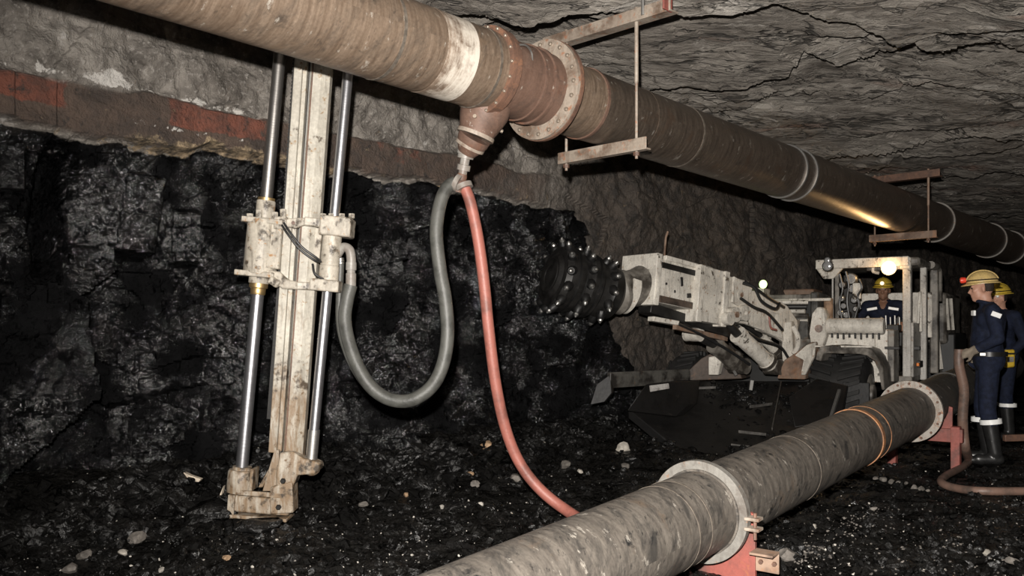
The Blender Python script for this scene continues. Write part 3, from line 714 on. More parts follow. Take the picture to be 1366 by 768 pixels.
rail(ml, -3, 14, 602, 11, .12, 0, 'left_rail', M['rail']); rail(ml, 5, 14, 600, 7, .10, .02, 'rail_web', M['rail'], .003)
rail(ms, 0, 14, 640, 5, .06, .05, 'slot_bar', M['black'], .002); rail(ms, 1.5, 14, 630, 2.2, .05, .01, 'slide_strip', M['steel'], .001)
# right rail: folded channel with a chamfered outer face
q0, q1 = D(mr(14), 14), D(mr(622), 622)
prof = [(-12, .06), (-12, -.035), (-8, -.06), (3, -.06), (13, -.012), (13, .06)]
MB().prism([q1 + MX * (a / S) + MY * b for a, b in prof], q0 - q1).build('right_rail', M['rail'], dr, smooth=25, bevel=.003)
rail(mr, -11.5, 14, 600, 1.6, .01, -.062, 'rail_lip', M['rust'], .001)
# feed chain: links down the left of the mast
ch = MB().box((D(mc(20), 20, .03) + D(mc(560), 560, .03)) / 2, (.016, .02, (D(mc(20), 20) - D(mc(560), 560)).length), (MX, MY, MD)).build('feed_chain', M['black'], dr)
lk = MB().lathe((0, -.014, 0), (0, .014, 0), [(0, .0125), (1, .0125)], 8).build('chain_link', M['black'], ch, mw=Matrix.Identity(4)); lmesh = lk.data; bpy.data.objects.remove(lk)
for k in range(110):
    yy = 22 + k * 4.9
    o = bpy.data.objects.new('chain_link', lmesh); link(o, ch, Matrix.Translation(D(mc(yy), yy, .03)))
# guide rods
lr = lambda y: 372.5 + (322.5 - 372.5) * (y - 80) / 545
rr = lambda y: 464 + (415 - 464) * (y - 100) / 515
def rod(line, y0, y1, r, name, mat, dd=-.02, n=28): 
    p0, p1 = D(line(y1), y1, dd), D(line(y0), y0, dd); x, y, z = frame(p1 - p0)
    return MB().lathe(p0, p1, [(0, r), (1, r)], n).build(name, mat, dr, mw=mat4(x, y, z, p0))
rod(lr, 6, 285, .0385, 'upper_guide_rod', M['darkrod']); rod(lr, 285, 640, .0395, 'lower_guide_rod', M['chrome'])
rod(rr, 6, 292, .0335, 'upper_guide_rod', M['chrome']); rod(rr, 292, 575, .0325, 'lower_guide_rod', M['chrome']); rod(rr, 573, 618, .0375, 'rod_end', M['steel'])
LD = (D(lr(100), 100) - D(lr(600), 600)).normalized(); RD = (D(rr(100), 100) - D(rr(600), 600)).normalized()
LX = MY.cross(LD).normalized(); RX = MY.cross(RD).normalized()
def coll(line, y0, y1, r0, r1, name, mat, par, dd=-.02): return MB().lathe(D(line(y1), y1, dd), D(line(y0), y0, dd), [(0, r1), (.08, r1 * 1.04), (.92, r0 * 1.04), (1, r0)], 30).build(name, mat, par)
# left slide carriage
cl = MB()
cl.lathe(D(lr(366), 366, -.02), D(lr(293), 293, -.02), [(0, .098), (.03, .104), (.97, .104), (1, .098)], 36)
lc = cl.build('left_slide_sleeve', M['white'], dr)
MB().box(D(lr(330) + 16, 328, -.01), (.13, .17, .30), (LX, MY, LD)).build('sleeve_block', M['white'], lc, bevel=.012)
MB().box(D(lr(296) + 2, 296, -.02), (.26, .19, .035), (LX, MY, LD)).build('top_plate', M['white'], lc, bevel=.006)
MB().box(D(lr(366) - 2, 366, -.02), (.25, .19, .035), (LX, MY, LD)).build('bottom_plate', M['white'], lc, bevel=.006)
for dx, dy in ((-20, 290), (-8, 285), (13, 288), (24, 284)):
    MB().lathe(D(lr(dy) + dx, dy + 6, -.09), D(lr(dy) + dx, dy - 5, -.09), [(0, .021), (1, .021)], 8).build('bolt', M['white'], lc)
coll(lr, 268, 292, .058, .056, 'top_collar', M['white'], lc); coll(lr, 264, 270, .052, .052, 'collar_lip', M['brass'], lc)
coll(lr, 368, 378, .062, .062, 'lower_collar', M['white'], lc); coll(lr, 377, 384, .056, .056, 'brass_collar', M['brass'], lc); coll(lr, 384, 393, .046, .044, 'brass_collar', M['brass'], lc)
# right slide carriage
rc = MB().lathe(D(rr(378), 378, -.02), D(rr(300), 300, -.02), [(0, .066), (.10, .064), (.30, .064), (.31, .060), (.98, .060), (1, .066)], 36).build('right_slide_sleeve', M['white'], dr)
MB().box(D(rr(300) + 5, 303, -.02), (.20, .17, .125), (RX, MY, RD)).build('head_block', M['white'], rc, bevel=.010)
for dx in (-19, -8, 6, 19): MB().lathe(D(rr(290) + 4 + dx, 291, -.07), D(rr(290) + 4 + dx, 285, -.07), [(0, .019), (1, .019)], 8).build('bolt', M['white'], rc)
MB().box(D(rr(380) - 2, 381, -.02), (.185, .15, .075), (RX, MY, RD)).build('tail_block', M['white'], rc, bevel=.008)
MB().box(D(rr(330) - 19, 325, 0), (.06, .06, .20), (RX, MY, RD)).build('guide_block', M['white'], rc, bevel=.006)
# arms that tie the carriages to the mast
a1 = MB().prism([D(378, 294, -.10), D(386, 291, -.10), D(404, 290, -.10), D(412, 293, -.10), D(408, 299, -.10), D(394, 304, -.10), D(380, 302, -.10)], (0, .05, 0)).build('upper_arm', M['white'], dr, bevel=.006)
MB().bar(D(406, 295, -.09), D(440, 299, -.07), .05, .055).build('arm_bar', M['white'], a1, bevel=.008)
MB().bar(D(366, 298, -.08), D(384, 297, -.08), .06, .08).build('arm_knuckle', M['white'], a1, bevel=.01)
MB().cyl(D(391, 297, -.115), D(391, 297, -.09), .012, .012, 10).build('pin', M['rust'], a1)
a2 = MB().prism([D(352, 360, -.10), D(372, 362, -.10), D(384, 373, -.10), D(400, 376, -.10), D(400, 386, -.10), D(376, 385, -.10), D(362, 374, -.10)], (0, .07, 0)).build('lower_arm', M['white'], dr, bevel=.01)
MB().bar(D(396, 381, -.08), D(424, 382, -.06), .05, .05).build('arm_bar', M['white'], a2, bevel=.008)
MB().bar(D(360, 372, -.11), D(372, 380, -.11), .05, .05).build('arm_knuckle', M['white'], a2, bevel=.01)
for o in ((0, 0), (2.5, 3)):
    MB().tube(spline([D(376 + o[0], 300 - o[1], -.12), D(384 + o[0], 312 - o[1], -.14), D(400 + o[0], 332 - o[1], -.13), D(420 + o[0], 347 - o[1], -.10), D(428, 349, -.06)], 6), .0075, 8).build('control_line', M['cable'], dr)
MB().tube(spline([D(417, 352, -.08), D(420, 365, -.10), D(432, 373, -.08)], 6), .008, 8).build('control_line', M['cable'], dr)
# elbow fitting for the big hose
el = MB().tube(spline([D(449, 341, .0), D(457, 330, -.01), D(466, 333, -.02), D(468.5, 345, -.02), D(468.5, 352, -.02)], 6), .030, 16).build('elbow_fitting', M['galv'], dr)
MB().lathe(D(468.5, 350, -.02), D(468, 384, -.02), [(0, .034), (.3, .034), (.31, .027), (.42, .027), (.43, .033), (.9, .033), (1, .029)], 20).build('ferrule', M['galv'], el)
MB().lathe(D(454, 344, .03), D(454.5, 352, .03), [(0, .024), (1, .024)], 14).build('ferrule', M['steel'], el)
# foot of the mast
ft = MB().box(D(352, 671, -.01), (.235 * 1.55, .16, .105), (MX, MY, MD)).build('base_beam', M['white'], dr, bevel=.012)
MB().box(D(350, 659, -.10), (.27, .02, .03), (MX, MY, MD)).build('beam_rib', M['white'], ft, bevel=.004)
MB().box(D(313.5, 672, -.02), (.045, .18, .15), (MX, MY, MD)).build('end_plate', M['white'], ft, bevel=.006)
MB().box(D(349, 687, -.02), (.37, .20, .022), (MX, MY, MD)).build('skid_plate', M['white'], ft, bevel=.005)
cup = MB().lathe(D(320, 656, -.02), D(323, 626, -.02), [(0, .082), (.25, .086), (.9, .086), (1, .078)], 30).build('rod_cup', M['white'], dr)
MB().ring(D(323, 625, -.02), LD, .036, .060, .015, 24).build('seal_ring', M['white'], cup)
MB().box(D(339, 638, -.02), (.02, .13, .14), (LX, MY, LD)).build('cup_fin', M['white'], cup, bevel=.004)
MB().lathe(D(319, 662, -.02), D(320, 655, -.02), [(0, .04), (1, .04)], 20).build('cup_neck', M['white'], cup)
kn = MB().prism([D(373, 604, -.10), D(390, 602, -.10), D(405, 612, -.10), D(418, 615, -.10), D(426, 618, -.10), D(427, 626, -.10), D(420, 632, -.10), D(396, 634, -.10), D(392, 646, -.10), D(380, 656, -.10), D(368, 650, -.10), D(368, 630, -.10)], (0, .12, 0)).build('foot_bracket', M['white'], dr, bevel=.010)
MB().sphere(D(416, 624, -.04), (.055, .06, .05)).build('bracket_boss', M['white'], kn)
bolts(kn, D(378, 641, -.105), (0, -1, 0), 0, 1, .018, .02, 'black')
MB().prism([D(360, 650, -.108), D(390, 642, -.108), D(391, 684, -.108), D(360, 686, -.108)], (0, .14, 0)).build('foot_plate', M['white'], ft, bevel=.008)
bolts(ft, D(372, 676, -.108), (0, -1, 0), 0, 1, .018, .02, 'black')
MB().prism([D(358, 626, -.05), D(362, 625, -.05), D(350, 650, -.05), D(344, 650, -.05)], (0, .03, 0)).build('brace', M['white'], ft, bevel=.004)
MB().prism([D(366, 600, -.06), D(372, 600, -.06), D(372, 655, -.06), D(350, 655, -.06), D(354, 640, -.06)], (0, .06, 0)).build('web_plate', M['rail'], ft, bevel=.004)
MB().bar(D(387, 648, .02), D(386, 684, .02), .04, .05).build('rear_post', M['rail'], ft, bevel=.004)

# ------------------------------------------------------------------ hoses
def hose_obj(name, pts, r, mat, label, n=8, sides=16):
    o = MB().tube(spline(pts, n), r, sides).build(name, mat); return tag(o, label, 'hose')
rh = [(620, 250, 5.54), (628, 272, 5.54), (638, 320, 5.55), (646, 380, 5.56), (652, 440, 5.58), (661, 510, 5.62), (674, 570, 5.66), (692, 615, 5.68), (718, 650, 5.66), (752, 678, 5.60), (790, 698, 5.40)]
rp = [P(*q) for q in rh]
for p in rp: p.z = max(p.z, fz(p.x, p.y) + .03)
e = rp[-1] + Vector((.30, -.30, 0)); e.z = max(.045, fz(e.x, e.y) + .04); rp.append(e)
hose_obj('red_hose', rp, .037, M['hose_red'], 'long red rubber hose hanging from the tee to the coal floor')
bh = [(607, 243, 5.54), (596, 251, 5.52), (587, 272, 5.50), (582, 310, 5.48), (587, 360, 5.47), (594, 400, 5.46), (597, 445, 5.45), (591, 485, 5.45), (576, 515, 5.45), (550, 533, 5.45), (522, 533, 5.46), (497, 518, 5.47), (478, 490, 5.48), (465, 455, 5.50), (460, 425, 5.52), (463, 400, 5.53), (468, 380, 5.53)]
hose_obj('black_hose', [P(*q) for q in bh], .043, M['hose_black'], 'thick grey-black hose looping from the manifold to the drill mast')
bh2 = [(454.5, 348, 5.58), (453, 390, 5.59), (453, 430, 5.60), (460, 462, 5.62), (474, 494, 5.63), (494, 520, 5.62), (524, 533, 5.60), (552, 531, 5.60), (578, 511, 5.59), (593, 480, 5.59), (597, 440, 5.59), (592, 390, 5.59), (586, 350, 5.60), (583, 300, 5.60), (590, 262, 5.61), (606, 246, 5.60)]
hose_obj('thin_hose', [P(*q) for q in bh2], .024, M['hose_black'], 'thinner grey hose running just behind the thick looping one')
# ------------------------------------------------------------------ coal cutting machine
VF = Vector((-.559, -.829, 0)).normalized(); VB = Vector((-VF.y, VF.x, 0)); VZ = Vector((0, 0, 1))   # ahead; to the machine's left (photo right); up
c = P(1100, 440, 11.6); c.z = 0
mc_ = empty('coal_cutting_machine', c, 'dirty white coal cutting machine with a spiked drum boom and open cab', 'mining machine')
def vbox(name, c, size, mat, par=None, bevel=.012):
    """size: along the machine, across it, up"""
    return MB().box(c, size, (VF, VB, VZ)).build(name, mat, par or mc_, bevel=bevel)
def vprism(name, pts, ext, mat, par=None, bevel=.010): return MB().prism(pts, ext).build(name, mat, par or mc_, bevel=bevel, smooth=30)
def mtube(name, pts, r, mat, par=None, n=8, sides=10): return MB().tube(spline(pts, n) if len(pts) > 2 else pts, r, sides).build(name, mat, par or mc_)
# --- cutter head
TP = P(738, 368, 8.62); NE = P(842, 400, 8.98); HD = (NE - TP).normalized()          # drum axis
BJ0, JP = P(840, 378, 8.98), P(968, 407, 10.0); BD = (JP - BJ0).normalized()         # boom axis
def Bx(px): return at_px(BJ0, JP, px)
hx, hy, hz = frame(HD)
hm = mat4(hx, hy, hz, TP)
dl = .74
drum = MB().lathe(TP, TP + HD * dl, [(-.06, .10), (-.055, .20), (-.01, .235), (0, .30), (.07, .335), (.26, .33), (.33, .295), (.38, .30), (.42, .33), (.56, .325), (.60, .285), (.72, .275), (.78, .295), (.92, .27), (1, .20)], 48).build('cutter_drum', M['black'], mc_, mw=hm)
MB().ring(TP - HD * .005, HD, .10, .17, .045, 36).build('drum_face_ring', M['black'], drum)
for t, r in ((.18, .338), (.30, .316), (.50, .334)): MB().ring(TP + HD * (dl * t), HD, .25, r, .010, 48).build('drum_rib', M['plate'], drum)
holder = MB().lathe((0, 0, -.03), (0, 0, .05), [(0, .050), (.55, .050), (.85, .040), (1, .034)], 10).build('pick_holder', M['plate'], drum, mw=Matrix.Identity(4)); hmesh = holder.data; bpy.data.objects.remove(holder)
tip = MB().lathe((0, 0, 0), (0, 0, .042), [(0, .027), (.45, .025), (.6, .018), (1, .009)], 10).build('pick_tip', M['steel'], drum, mw=Matrix.Identity(4)); tmesh = tip.data; bpy.data.objects.remove(tip)
for t, rad, n, off, lean in ((.05, .325, 13, .1, -.75), (.37, .315, 13, .33, -.2), (.74, .29, 12, .05, .1)):
    for k in range(n):
        a = off + 2 * math.pi * k / n; d = hx * math.cos(a) + hy * math.sin(a); tg = -hx * math.sin(a) + hy * math.cos(a)
        base = TP + HD * (dl * t) + d * rad; dirn = (d + HD * lean + tg * .45).normalized()
        x, y, z = frame(dirn)
        h = bpy.data.objects.new('pick_holder', hmesh); link(h, drum, mat4(x, y, z, base))
        q = bpy.data.objects.new('pick_tip', tmesh); link(q, h, mat4(x, y, z, base + dirn * .048))
# --- boom
nb, ne = TP + HD * (dl - .02), Bx(856)
MB().lathe(nb - HD * .05, ne, [(0, .20), (.15, .235), (.45, .215), (.46, .19), (.8, .20), (1, .22)], 36).build('boom_neck', M['machine_dark'], mc_)
nk = MB().ring(nb.lerp(ne, .40), HD, .16, .232, .05, 40, a0=150, a1=330).build('neck_guard', M['machine'], mc_)
MB().ring(ne - BD * .04, BD, .18, .285, .018, 44, a0=-40, a1=210).build('neck_collar', M['machine'], mc_)
bz = (VZ - BD * VZ.dot(BD)).normalized(); by = bz.cross(BD)       # up and across for the boom
by = by if by.y < 0 else -by                                          # across, towards the viewer
def bbox(name, p0, p1, wy, wz, mat, par=None, bevel=.012, oy=0, oz=0):
    p0 = p0 + by * oy + bz * oz; p1 = p1 + by * oy + bz * oz
    return MB().box((p0 + p1) / 2, ((p1 - p0).length, wy, wz), ((p1 - p0).normalized(), by, bz)).build(name, mat, par or mc_, bevel=bevel)
b1 = bbox('boom_box', Bx(851), Bx(914), .42, .46, M['machine'], oz=.06)
bbox('top_rail', Bx(864), Bx(908), .05, .05, M['machine'], b1, .008, .20, .31)
bbox('end_frame', Bx(850), Bx(857), .50, .54, M['machine'], b1, .008, 0, .06)
MB().tube([Bx(873) + bz * .30 + by * .1, Bx(873) + bz * .55 + by * .1, Bx(875) + bz * .62 + by * .1], .012, 8).build('lifting_chain', M['machine_brown'], b1)
for k in range(5): MB().sphere(Bx(884 + 4 * k) + bz * (.315 + .012 * (k % 2)) + by * .15, (.03, .03, .02), nu=8, nv=5).build('mud_lump', M['machine_brown'], b1)
bbox('rail_shadow_strip', Bx(860), Bx(908), .02, .06, M['black'], b1, .003, .212, .225)  # black strip standing in for the shade under the top rail
bbox('wear_strip', Bx(860), Bx(908), .02, .07, M['brown_dark'], b1, .004, .212, -.13)
for px, oz, w_, h_ in ((888, .10, .04, .10), (899, -.03, .07, .05), (868, .04, .03, .025), (880, -.02, .025, .03)): MB().box(Bx(px) + by * .212 + bz * oz, (w_, .012, h_), ((BD + bz * .2).normalized(), by, (bz - BD * .2).normalized())).build('recess_shade_patch', M['black'], b1, bevel=.008)  # black patches on the plate imitate shaded hollows
b2 = bbox('boom_bracket', Bx(905), Bx(944), .52, .60, M['machine'], oz=.02)
bbox('bracket_flange', Bx(904), Bx(911), .58, .62, M['machine'], b2, .008, 0, .01)
bbox('bracket_flange', Bx(938), Bx(944), .57, .62, M['machine'], b2, .008, 0, .01)
MB().sphere(Bx(927) + bz * .31 + by * .05, (.16, .14, .06)).build('bracket_cap', M['machine'], b2)
b3 = bbox('boom_knuckle', Bx(943), Bx(976), .44, .50, M['machine'], oz=.04)
for px, oz, r, ln in ((949, -.15, .085, .36), (962, .10, .06, .27)):
    pn = MB().cyl(Bx(px) + bz * oz + by * .1, Bx(px) + bz * oz + by * ln, r, r, 24).build('pivot_pin', M['machine'], b3)
    MB().cyl(Bx(px) + bz * oz + by * ln, Bx(px) + bz * oz + by * (ln + .012), r * .45, r * .45, 6).build('pin_bolt', M['machine_brown'], pn)
MB().ring(Bx(966) + bz * -.10 + by * .26, by, .03, .09, .05, 24).build('clevis_eye', M['machine'], b3)
vprism('side_plate', [Bx(952) + by * .23 + bz * .29, Bx(977) + by * .23 + bz * .22, Bx(975) + by * .23 + bz * .05, Bx(966) + by * .23 - bz * .04, Bx(952) + by * .23], by * .03, M['machine'], b3, .005)
# arm from the knuckle back to the turret: two tapered side plates and a web
RP = P(1058, 442, 10.75)
def arm_plate(off, name):
    o = by * off
    pts = [P(965, 385, 10.0), P(995, 390, 10.25), P(1030, 408, 10.5), P(1044, 428, 10.6), P(1046, 464, 10.6), P(1035, 462, 10.5), P(1005, 443, 10.25), P(975, 432, 10.05)]
    return vprism(name, [p + o for p in pts], by * .05, M['machine'], None, .008)
arm_plate(.16, 'arm_plate'); arm_plate(-.22, 'arm_plate')
aw = MB().bar(P(975, 405, 10.05), P(1050, 440, 10.65), .34, .24).build('arm_web', M['machine_dark'], mc_, bevel=.01)
vprism('arm_cover', [P(1012, 412, 10.05), P(1040, 418, 10.2), P(1044, 452, 10.2), P(1014, 440, 10.05)], by * -.08, M['machine'], None, .008)
# underside beam of the boom (dark, oily) with a pale end
MB().bar(Bx(862) - bz * .22, P(972, 446, 9.9), .20, .11).build('telescope_beam', M['black'], mc_, bevel=.01)
MB().bar(P(868, 425, 8.95), P(902, 431, 9.15), .10, .05).build('guide_shoe', M['machine'], mc_, bevel=.008)
MB().bar(P(900, 436, 9.1), P(968, 452, 9.8), .05, .05).build('under_rod', M['machine_brown'], mc_)
# hydraulic cylinders
def hydr(p_eye, p_mid, p_end, r, name='lift_cylinder', pale='machine'):
    cy = MB().lathe(p_mid, p_end, [(0, r * 1.12), (.10, r * 1.12), (.11, r), (.86, r), (.87, r * 1.1), (1, r * 1.0)], 28).build(name, M[pale], mc_)
    MB().cyl(p_eye, p_mid, r * .52, r * .52, 18).build('piston_rod', M['black'], cy)
    a = (p_end - p_mid).normalized(); e = p_end + a * r * .7
    MB().cyl(e - by * r * 1.1, e + by * r * 1.1, r * .95, r * .95, 20).build('clevis', M['machine_dark'], cy)
    MB().cyl(p_eye - by * r, p_eye + by * r, r * .8, r * .8, 18).build('rod_eye', M['machine'], cy)
    MB().ring(p_mid.lerp(p_end, .9), a, r * .9, r * 1.25, .02, 24).build('gland_band', M['machine_dark'], cy)
    return cy
hydr(P(966, 425, 9.55), P(984, 446, 9.65), P(1028, 486, 9.95), .092)
hydr(P(925, 446, 9.6), P(953, 459, 9.8), P(981, 484, 10.0), .098, 'slew_cylinder', 'machine_dark')
hydr(P(985, 428, 10.3), P(1015, 448, 10.45), P(1036, 470, 10.55), .06, 'tilt_cylinder', 'machine')
# hoses along the boom
for i, pts in enumerate(([(975, 378, 9.8), (990, 384, 9.8), (1000, 402, 9.85), (1018, 412, 9.95), (1024, 405, 10.1)], [(972, 398, 9.75), (990, 410, 9.8), (1008, 418, 9.9), (1028, 440, 10.0)],
                         [(978, 376, 9.8), (996, 388, 9.85), (1010, 398, 9.95), (1030, 410, 10.2)], [(960, 430, 9.6), (985, 436, 9.7), (1012, 452, 9.85), (1040, 462, 10.1), (1052, 478, 10.2)],
                         [(905, 432, 9.1), (935, 446, 9.4), (970, 466, 9.7), (1000, 486, 9.9)], [(1010, 418, 9.95), (1012, 436, 9.95), (1020, 440, 9.98)])):
    mtube('hydraulic_hose', [P(*q) + by * (.16 if i < 3 or i == 5 else 0) for q in pts], .017 if i != 5 else .012, M['cable'] if i != 5 else M['hose_red'], None, 6, 8)
# --- turret, lower lugs, front frame
vprism('turret_plate', [P(1044, 430, 10.3), P(1056, 428, 10.3), P(1058, 470, 10.25), P(1056, 484, 10.2), P(1044, 484, 10.2), P(1043, 470, 10.2)], VF * -.10, M['machine'], None, .012)
MB().lathe(P(1062, 500, 10.6), P(1062, 452, 10.6), [(0, .22), (1, .20)], 30).build('turret_post', M['machine_dark'], mc_)
MB().tube(spline([P(1058, 436, 10.25), P(1064, 448, 10.2), P(1064, 462, 10.2), P(1058, 472, 10.2)], 5), .03, 10).build('turret_guard', M['machine'], mc_)
lg = vprism('pivot_lug', [P(1083, 418, 10.2), P(1090, 409, 10.2), P(1099, 410, 10.2), P(1103, 420, 10.2), P(1102, 448, 10.2), P(1097, 462, 10.2), P(1082, 462, 10.2), P(1079, 445, 10.2)], VF * -.14, M['machine'], None, .02)
MB().cyl(P(1092, 438, 10.22) , P(1092, 438, 10.12), .045, .045, 16).build('lug_pin', M['machine_brown'], lg)
vprism('lower_lug', [P(1036, 505, 9.9), P(1046, 480, 9.9), P(1062, 470, 9.9), P(1072, 462, 9.95), P(1084, 455, 10), P(1087, 470, 10), P(1078, 486, 9.95), P(1074, 506, 9.9)], VF * -.22, M['machine_brown'], None, .015)
vprism('lug_cheek', [P(1060, 474, 9.82), P(1076, 460, 9.86), P(1088, 456, 9.9), P(1086, 476, 9.9), P(1074, 500, 9.85), P(1068, 500, 9.85), P(1072, 480, 9.85)], VF * -.05, M['machine'], None, .008)
vprism('slew_lug', [P(945, 476, 10.0), P(958, 474, 10.0), P(962, 482, 10.0), P(958, 500, 10.0), P(945, 500, 10.0)], VF * -.1, M['machine'], None, .01)
vprism('front_frame', [P(915, 497, 10.2), P(935, 478, 10.2), P(950, 470, 10.2), P(985, 486, 10.2), P(990, 505, 10.2), P(915, 508, 10.2)], VF * -.3, M['brown_dark'], None, .01)
MB().tube(spline([P(975, 466, 10.1), P(980, 474, 10.05), P(978, 490, 10.0), P(982, 500, 10.0)], 5), .02, 8).build('feed_pipe', M['steel'], mc_)
# --- chassis and engine deck
ctr = lambda px, py, d: P(px, py, d)
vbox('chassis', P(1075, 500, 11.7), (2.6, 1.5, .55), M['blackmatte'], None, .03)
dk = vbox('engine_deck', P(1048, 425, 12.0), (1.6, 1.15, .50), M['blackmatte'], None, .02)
vbox('deck_lid', P(1048, 399, 12.0), (1.7, 1.25, .06), M['machine_dark'], dk, .01)
vbox('battery_box', P(1004, 398, 11.3), (.35, .36, .26), M['machine'], None, .015)
vbox('deck_cover', P(1068, 391, 12.6), (.5, .5, .10), M['machine_brown'], None, .02)
for y, x0, x1, r, m in ((403, 1030, 1078, .028, 'machine'), (409, 1034, 1076, .035, 'black'), (415, 1046, 1074, .028, 'machine'), (421, 1050, 1078, .030, 'machine_dark'), (427, 1050, 1078, .024, 'machine'), (434, 1056, 1080, .024, 'machine_dark')):
    MB().cyl(P(x0, y, 10.9), P(x1, y, 10.75), r, r, 14).build('valve_tube', M[m], mc_)
vbox('valve_block', P(1069, 438, 10.9), (.25, .24, .30), M['beam_dark'], None, .02)
vbox('side_tank', P(1093, 416, 11.1), (.5, .10, .5), M['beam_dark'], None, .02)
MB().cyl(P(1105, 425, 10.8), P(1105, 398, 10.8), .055, .055, 18).build('exhaust_can', M['wood'], mc_)
vbox('deck_rail', P(1062, 400, 10.9), (.04, .85, .035), M['machine'], None, .005)
# work lamp on a stalk
lp = MB().cyl(P(1018, 412, 10.9), P(1018, 384, 10.9), .010, .010, 8).build('lamp_stalk', M['machine'], mc_)
MB().sphere(P(1018, 379, 10.9), (.05, .05, .055)).build('work_lamp', M['lamp_green'], lp)
# --- wheels
def wheel(c, r, wd, name='wheel'):
    ty = MB().lathe(c - VB * wd / 2, c + VB * wd / 2, [(0, r * .55), (.02, r * .80), (.08, r * .93), (.2, r * .965), (.8, r * .965), (.92, r * .93), (.98, r * .80), (1, r * .55)], 48).build('tyre', M['rubber'], mc_)
    m = MB(); n = 26
    for k in range(n):
        a = 2 * math.pi * k / n; d = VF * math.cos(a) + VZ * math.sin(a); tg = -VF * math.sin(a) + VZ * math.cos(a)
        for sg in (-1, 1):
            q = c + d * (r * .965) + VB * (sg * wd * .26) + tg * (sg * .025)
            m.box(q, (wd * .42, .05, .055), ((VB + tg * .35 * sg).normalized(), tg, d))
    m.build('tread', M['rubber'], ty, bevel=.006)
    MB().lathe(c + VB * (wd / 2 - .05), c + VB * (wd / 2 + .01), [(0, r * .55), (.7, r * .55), (1, r * .48)], 32).build('rim', M['machine_dark'], ty)
    MB().lathe(c + VB * (wd / 2), c + VB * (wd / 2 + .05), [(0, .13), (.8, .12), (1, .09)], 20).build('hub', M['machine_dark'], ty)
    return ty
wc = P(1124, 508, 10.1); wc.z = .47; wheel(wc, .47, .62)
wc = P(912, 478, 11.0); wc.z = .47; wheel(wc, .47, .55)
wc = P(1236, 470, 12.9); wc.z = .56; wheel(wc, .56, .45)
# fender: folded sheet over the front wheel
fa = P(1092, 462, 9.75); 
fpro = [(1088, 480), (1090, 468), (1094, 462), (1110, 460), (1150, 462), (1163, 466), (1172, 476), (1178, 492), (1180, 520)]
inn = [(1176, 520), (1172, 494), (1166, 481), (1156, 474), (1146, 472), (1098, 471), (1095, 482)]
vprism('fender', [P(x, y, 9.72) for x, y in fpro + inn], VF * -.85, M['machine_dark'], None, .012)
vbox('mud_flap', P(1142, 535, 9.60), (.025, .28, .42), M['plate'], None, .006)
vbox('fender_seam', P(1125, 462, 9.72), (.03, .62, .02), M['machine'], None, .004)
# --- hood and cab
hd = vbox('hood', P(1135, 449, 10.45), (.45, .64, .26), M['machine'], None, .02)
MB().lathe(P(1103, 435, 10.28) , P(1103, 435, 10.28) + VB * .64, [(0, .085), (.02, .095), (.98, .095), (1, .085)], 28).build('hood_roll', M['machine'], hd)
for k in range(9):
    q = P(1103, 447, 10.24) + VB * (.06 + k * .065); MB().box(q, (.02, .022, .05 + .02 * (k % 3)), (VF, VB, VZ)).build('recess_shade_block', M['black'], hd, bevel=.003)  # black blocks added to the hood front to look like shaded recesses
vbox('hood_seam', P(1136, 444.5, 10.235), (.012, .64, .015), M['black'], hd, .002)
bxx = vbox('step_box', P(1176, 474, 10.25), (.36, .20, .62), M['machine'], None, .008)
vbox('box_side', P(1188, 474, 10.22), (.30, .13, .60), M['machine_dark'], bxx, .006)
vbox('box_latch', P(1190, 464, 10.02), (.03, .16, .03), M['black'], bxx, .004)
CABF = P(1157, 440, 10.75); CABF.z = 0
def cab(a, b, z): return CABF + VF * a + VB * b + VZ * z
cf = vbox('cab_roof', cab(-.62, .02, 2.055), (1.28, 1.16, .10), M['machine_dark'], None, .03)
vbox('roof_lip', cab(.06, -.06, 2.055), (.05, 1.10, .12), M['machine'], cf, .012)
vprism('roof_gusset', [cab(.05, -.60, 2.10), cab(.05, -.60, 1.99), cab(.05, -.52, 1.87), cab(.05, -.40, 1.87), cab(.05, -.26, 2.02), cab(.05, -.26, 2.10)], VF * -.05, M['machine'], cf, .008)
vbox('roof_gusset', cab(.045, .42, 2.03), (.05, .18, .15), M['machine'], cf, .02)
MB().tube(spline([cab(-.1, .05, 2.02), cab(-.1, .05, 1.95), cab(-.1, .12, 1.93)], 5), .02, 8).build('roof_hook', M['machine'], cf)
vbox('inner_beam', cab(-.12, .22, 1.985), (.05, .5, .05), M['machine_dark'], cf, .008)
vbox('cab_post', cab(.0, -.36, 1.55), (.05, .05, .9), M['machine_dark'], None, .006)
vbox('cab_post', cab(.0, -.415, 1.55), (.03, .02, .9), M['machine_mid'], None, .004)
vbox('cab_post', cab(.0, .46, 1.35), (.10, .095, 1.4), M['machine_mid'], None, .012)
vbox('cab_post', cab(-.55, .56, 1.30), (.10, .075, 1.42), M['machine_mid'], None, .012)
vbox('cab_post', cab(-1.15, .60, 1.35), (.10, .10, 1.4), M['machine_dark'], None, .015)
vbox('cab_post', cab(-1.15, -.45, 1.35), (.08, .08, 1.4), M['machine_dark'], None, .015)
MB().tube(spline([cab(-.85, .60, 2.06), cab(-1.15, .62, 2.04), cab(-1.24, .63, 1.95), cab(-1.24, .63, 1.6)], 6), .05, 10).build('roof_corner_tube', M['machine_dark'], cf)
dp = vbox('door_panel', cab(-.25, .52, .98), (.58, .03, .66), M['machine_mid'], None, .01)
MB().tube(spline([cab(-.12, .56, 1.30), cab(-.16, .57, 1.62), cab(-.22, .57, 1.66), cab(-.26, .57, 1.40), cab(-.26, .57, 1.2)], 6), .018, 8).build('grab_handle', M['machine'], dp)
vbox('door_hinge', cab(-.03, .52, 1.0), (.05, .16, .045), M['black'], dp, .006)
vbox('door_latch', cab(-.30, .55, .80), (.20, .05, .08), M['black'], dp, .006)
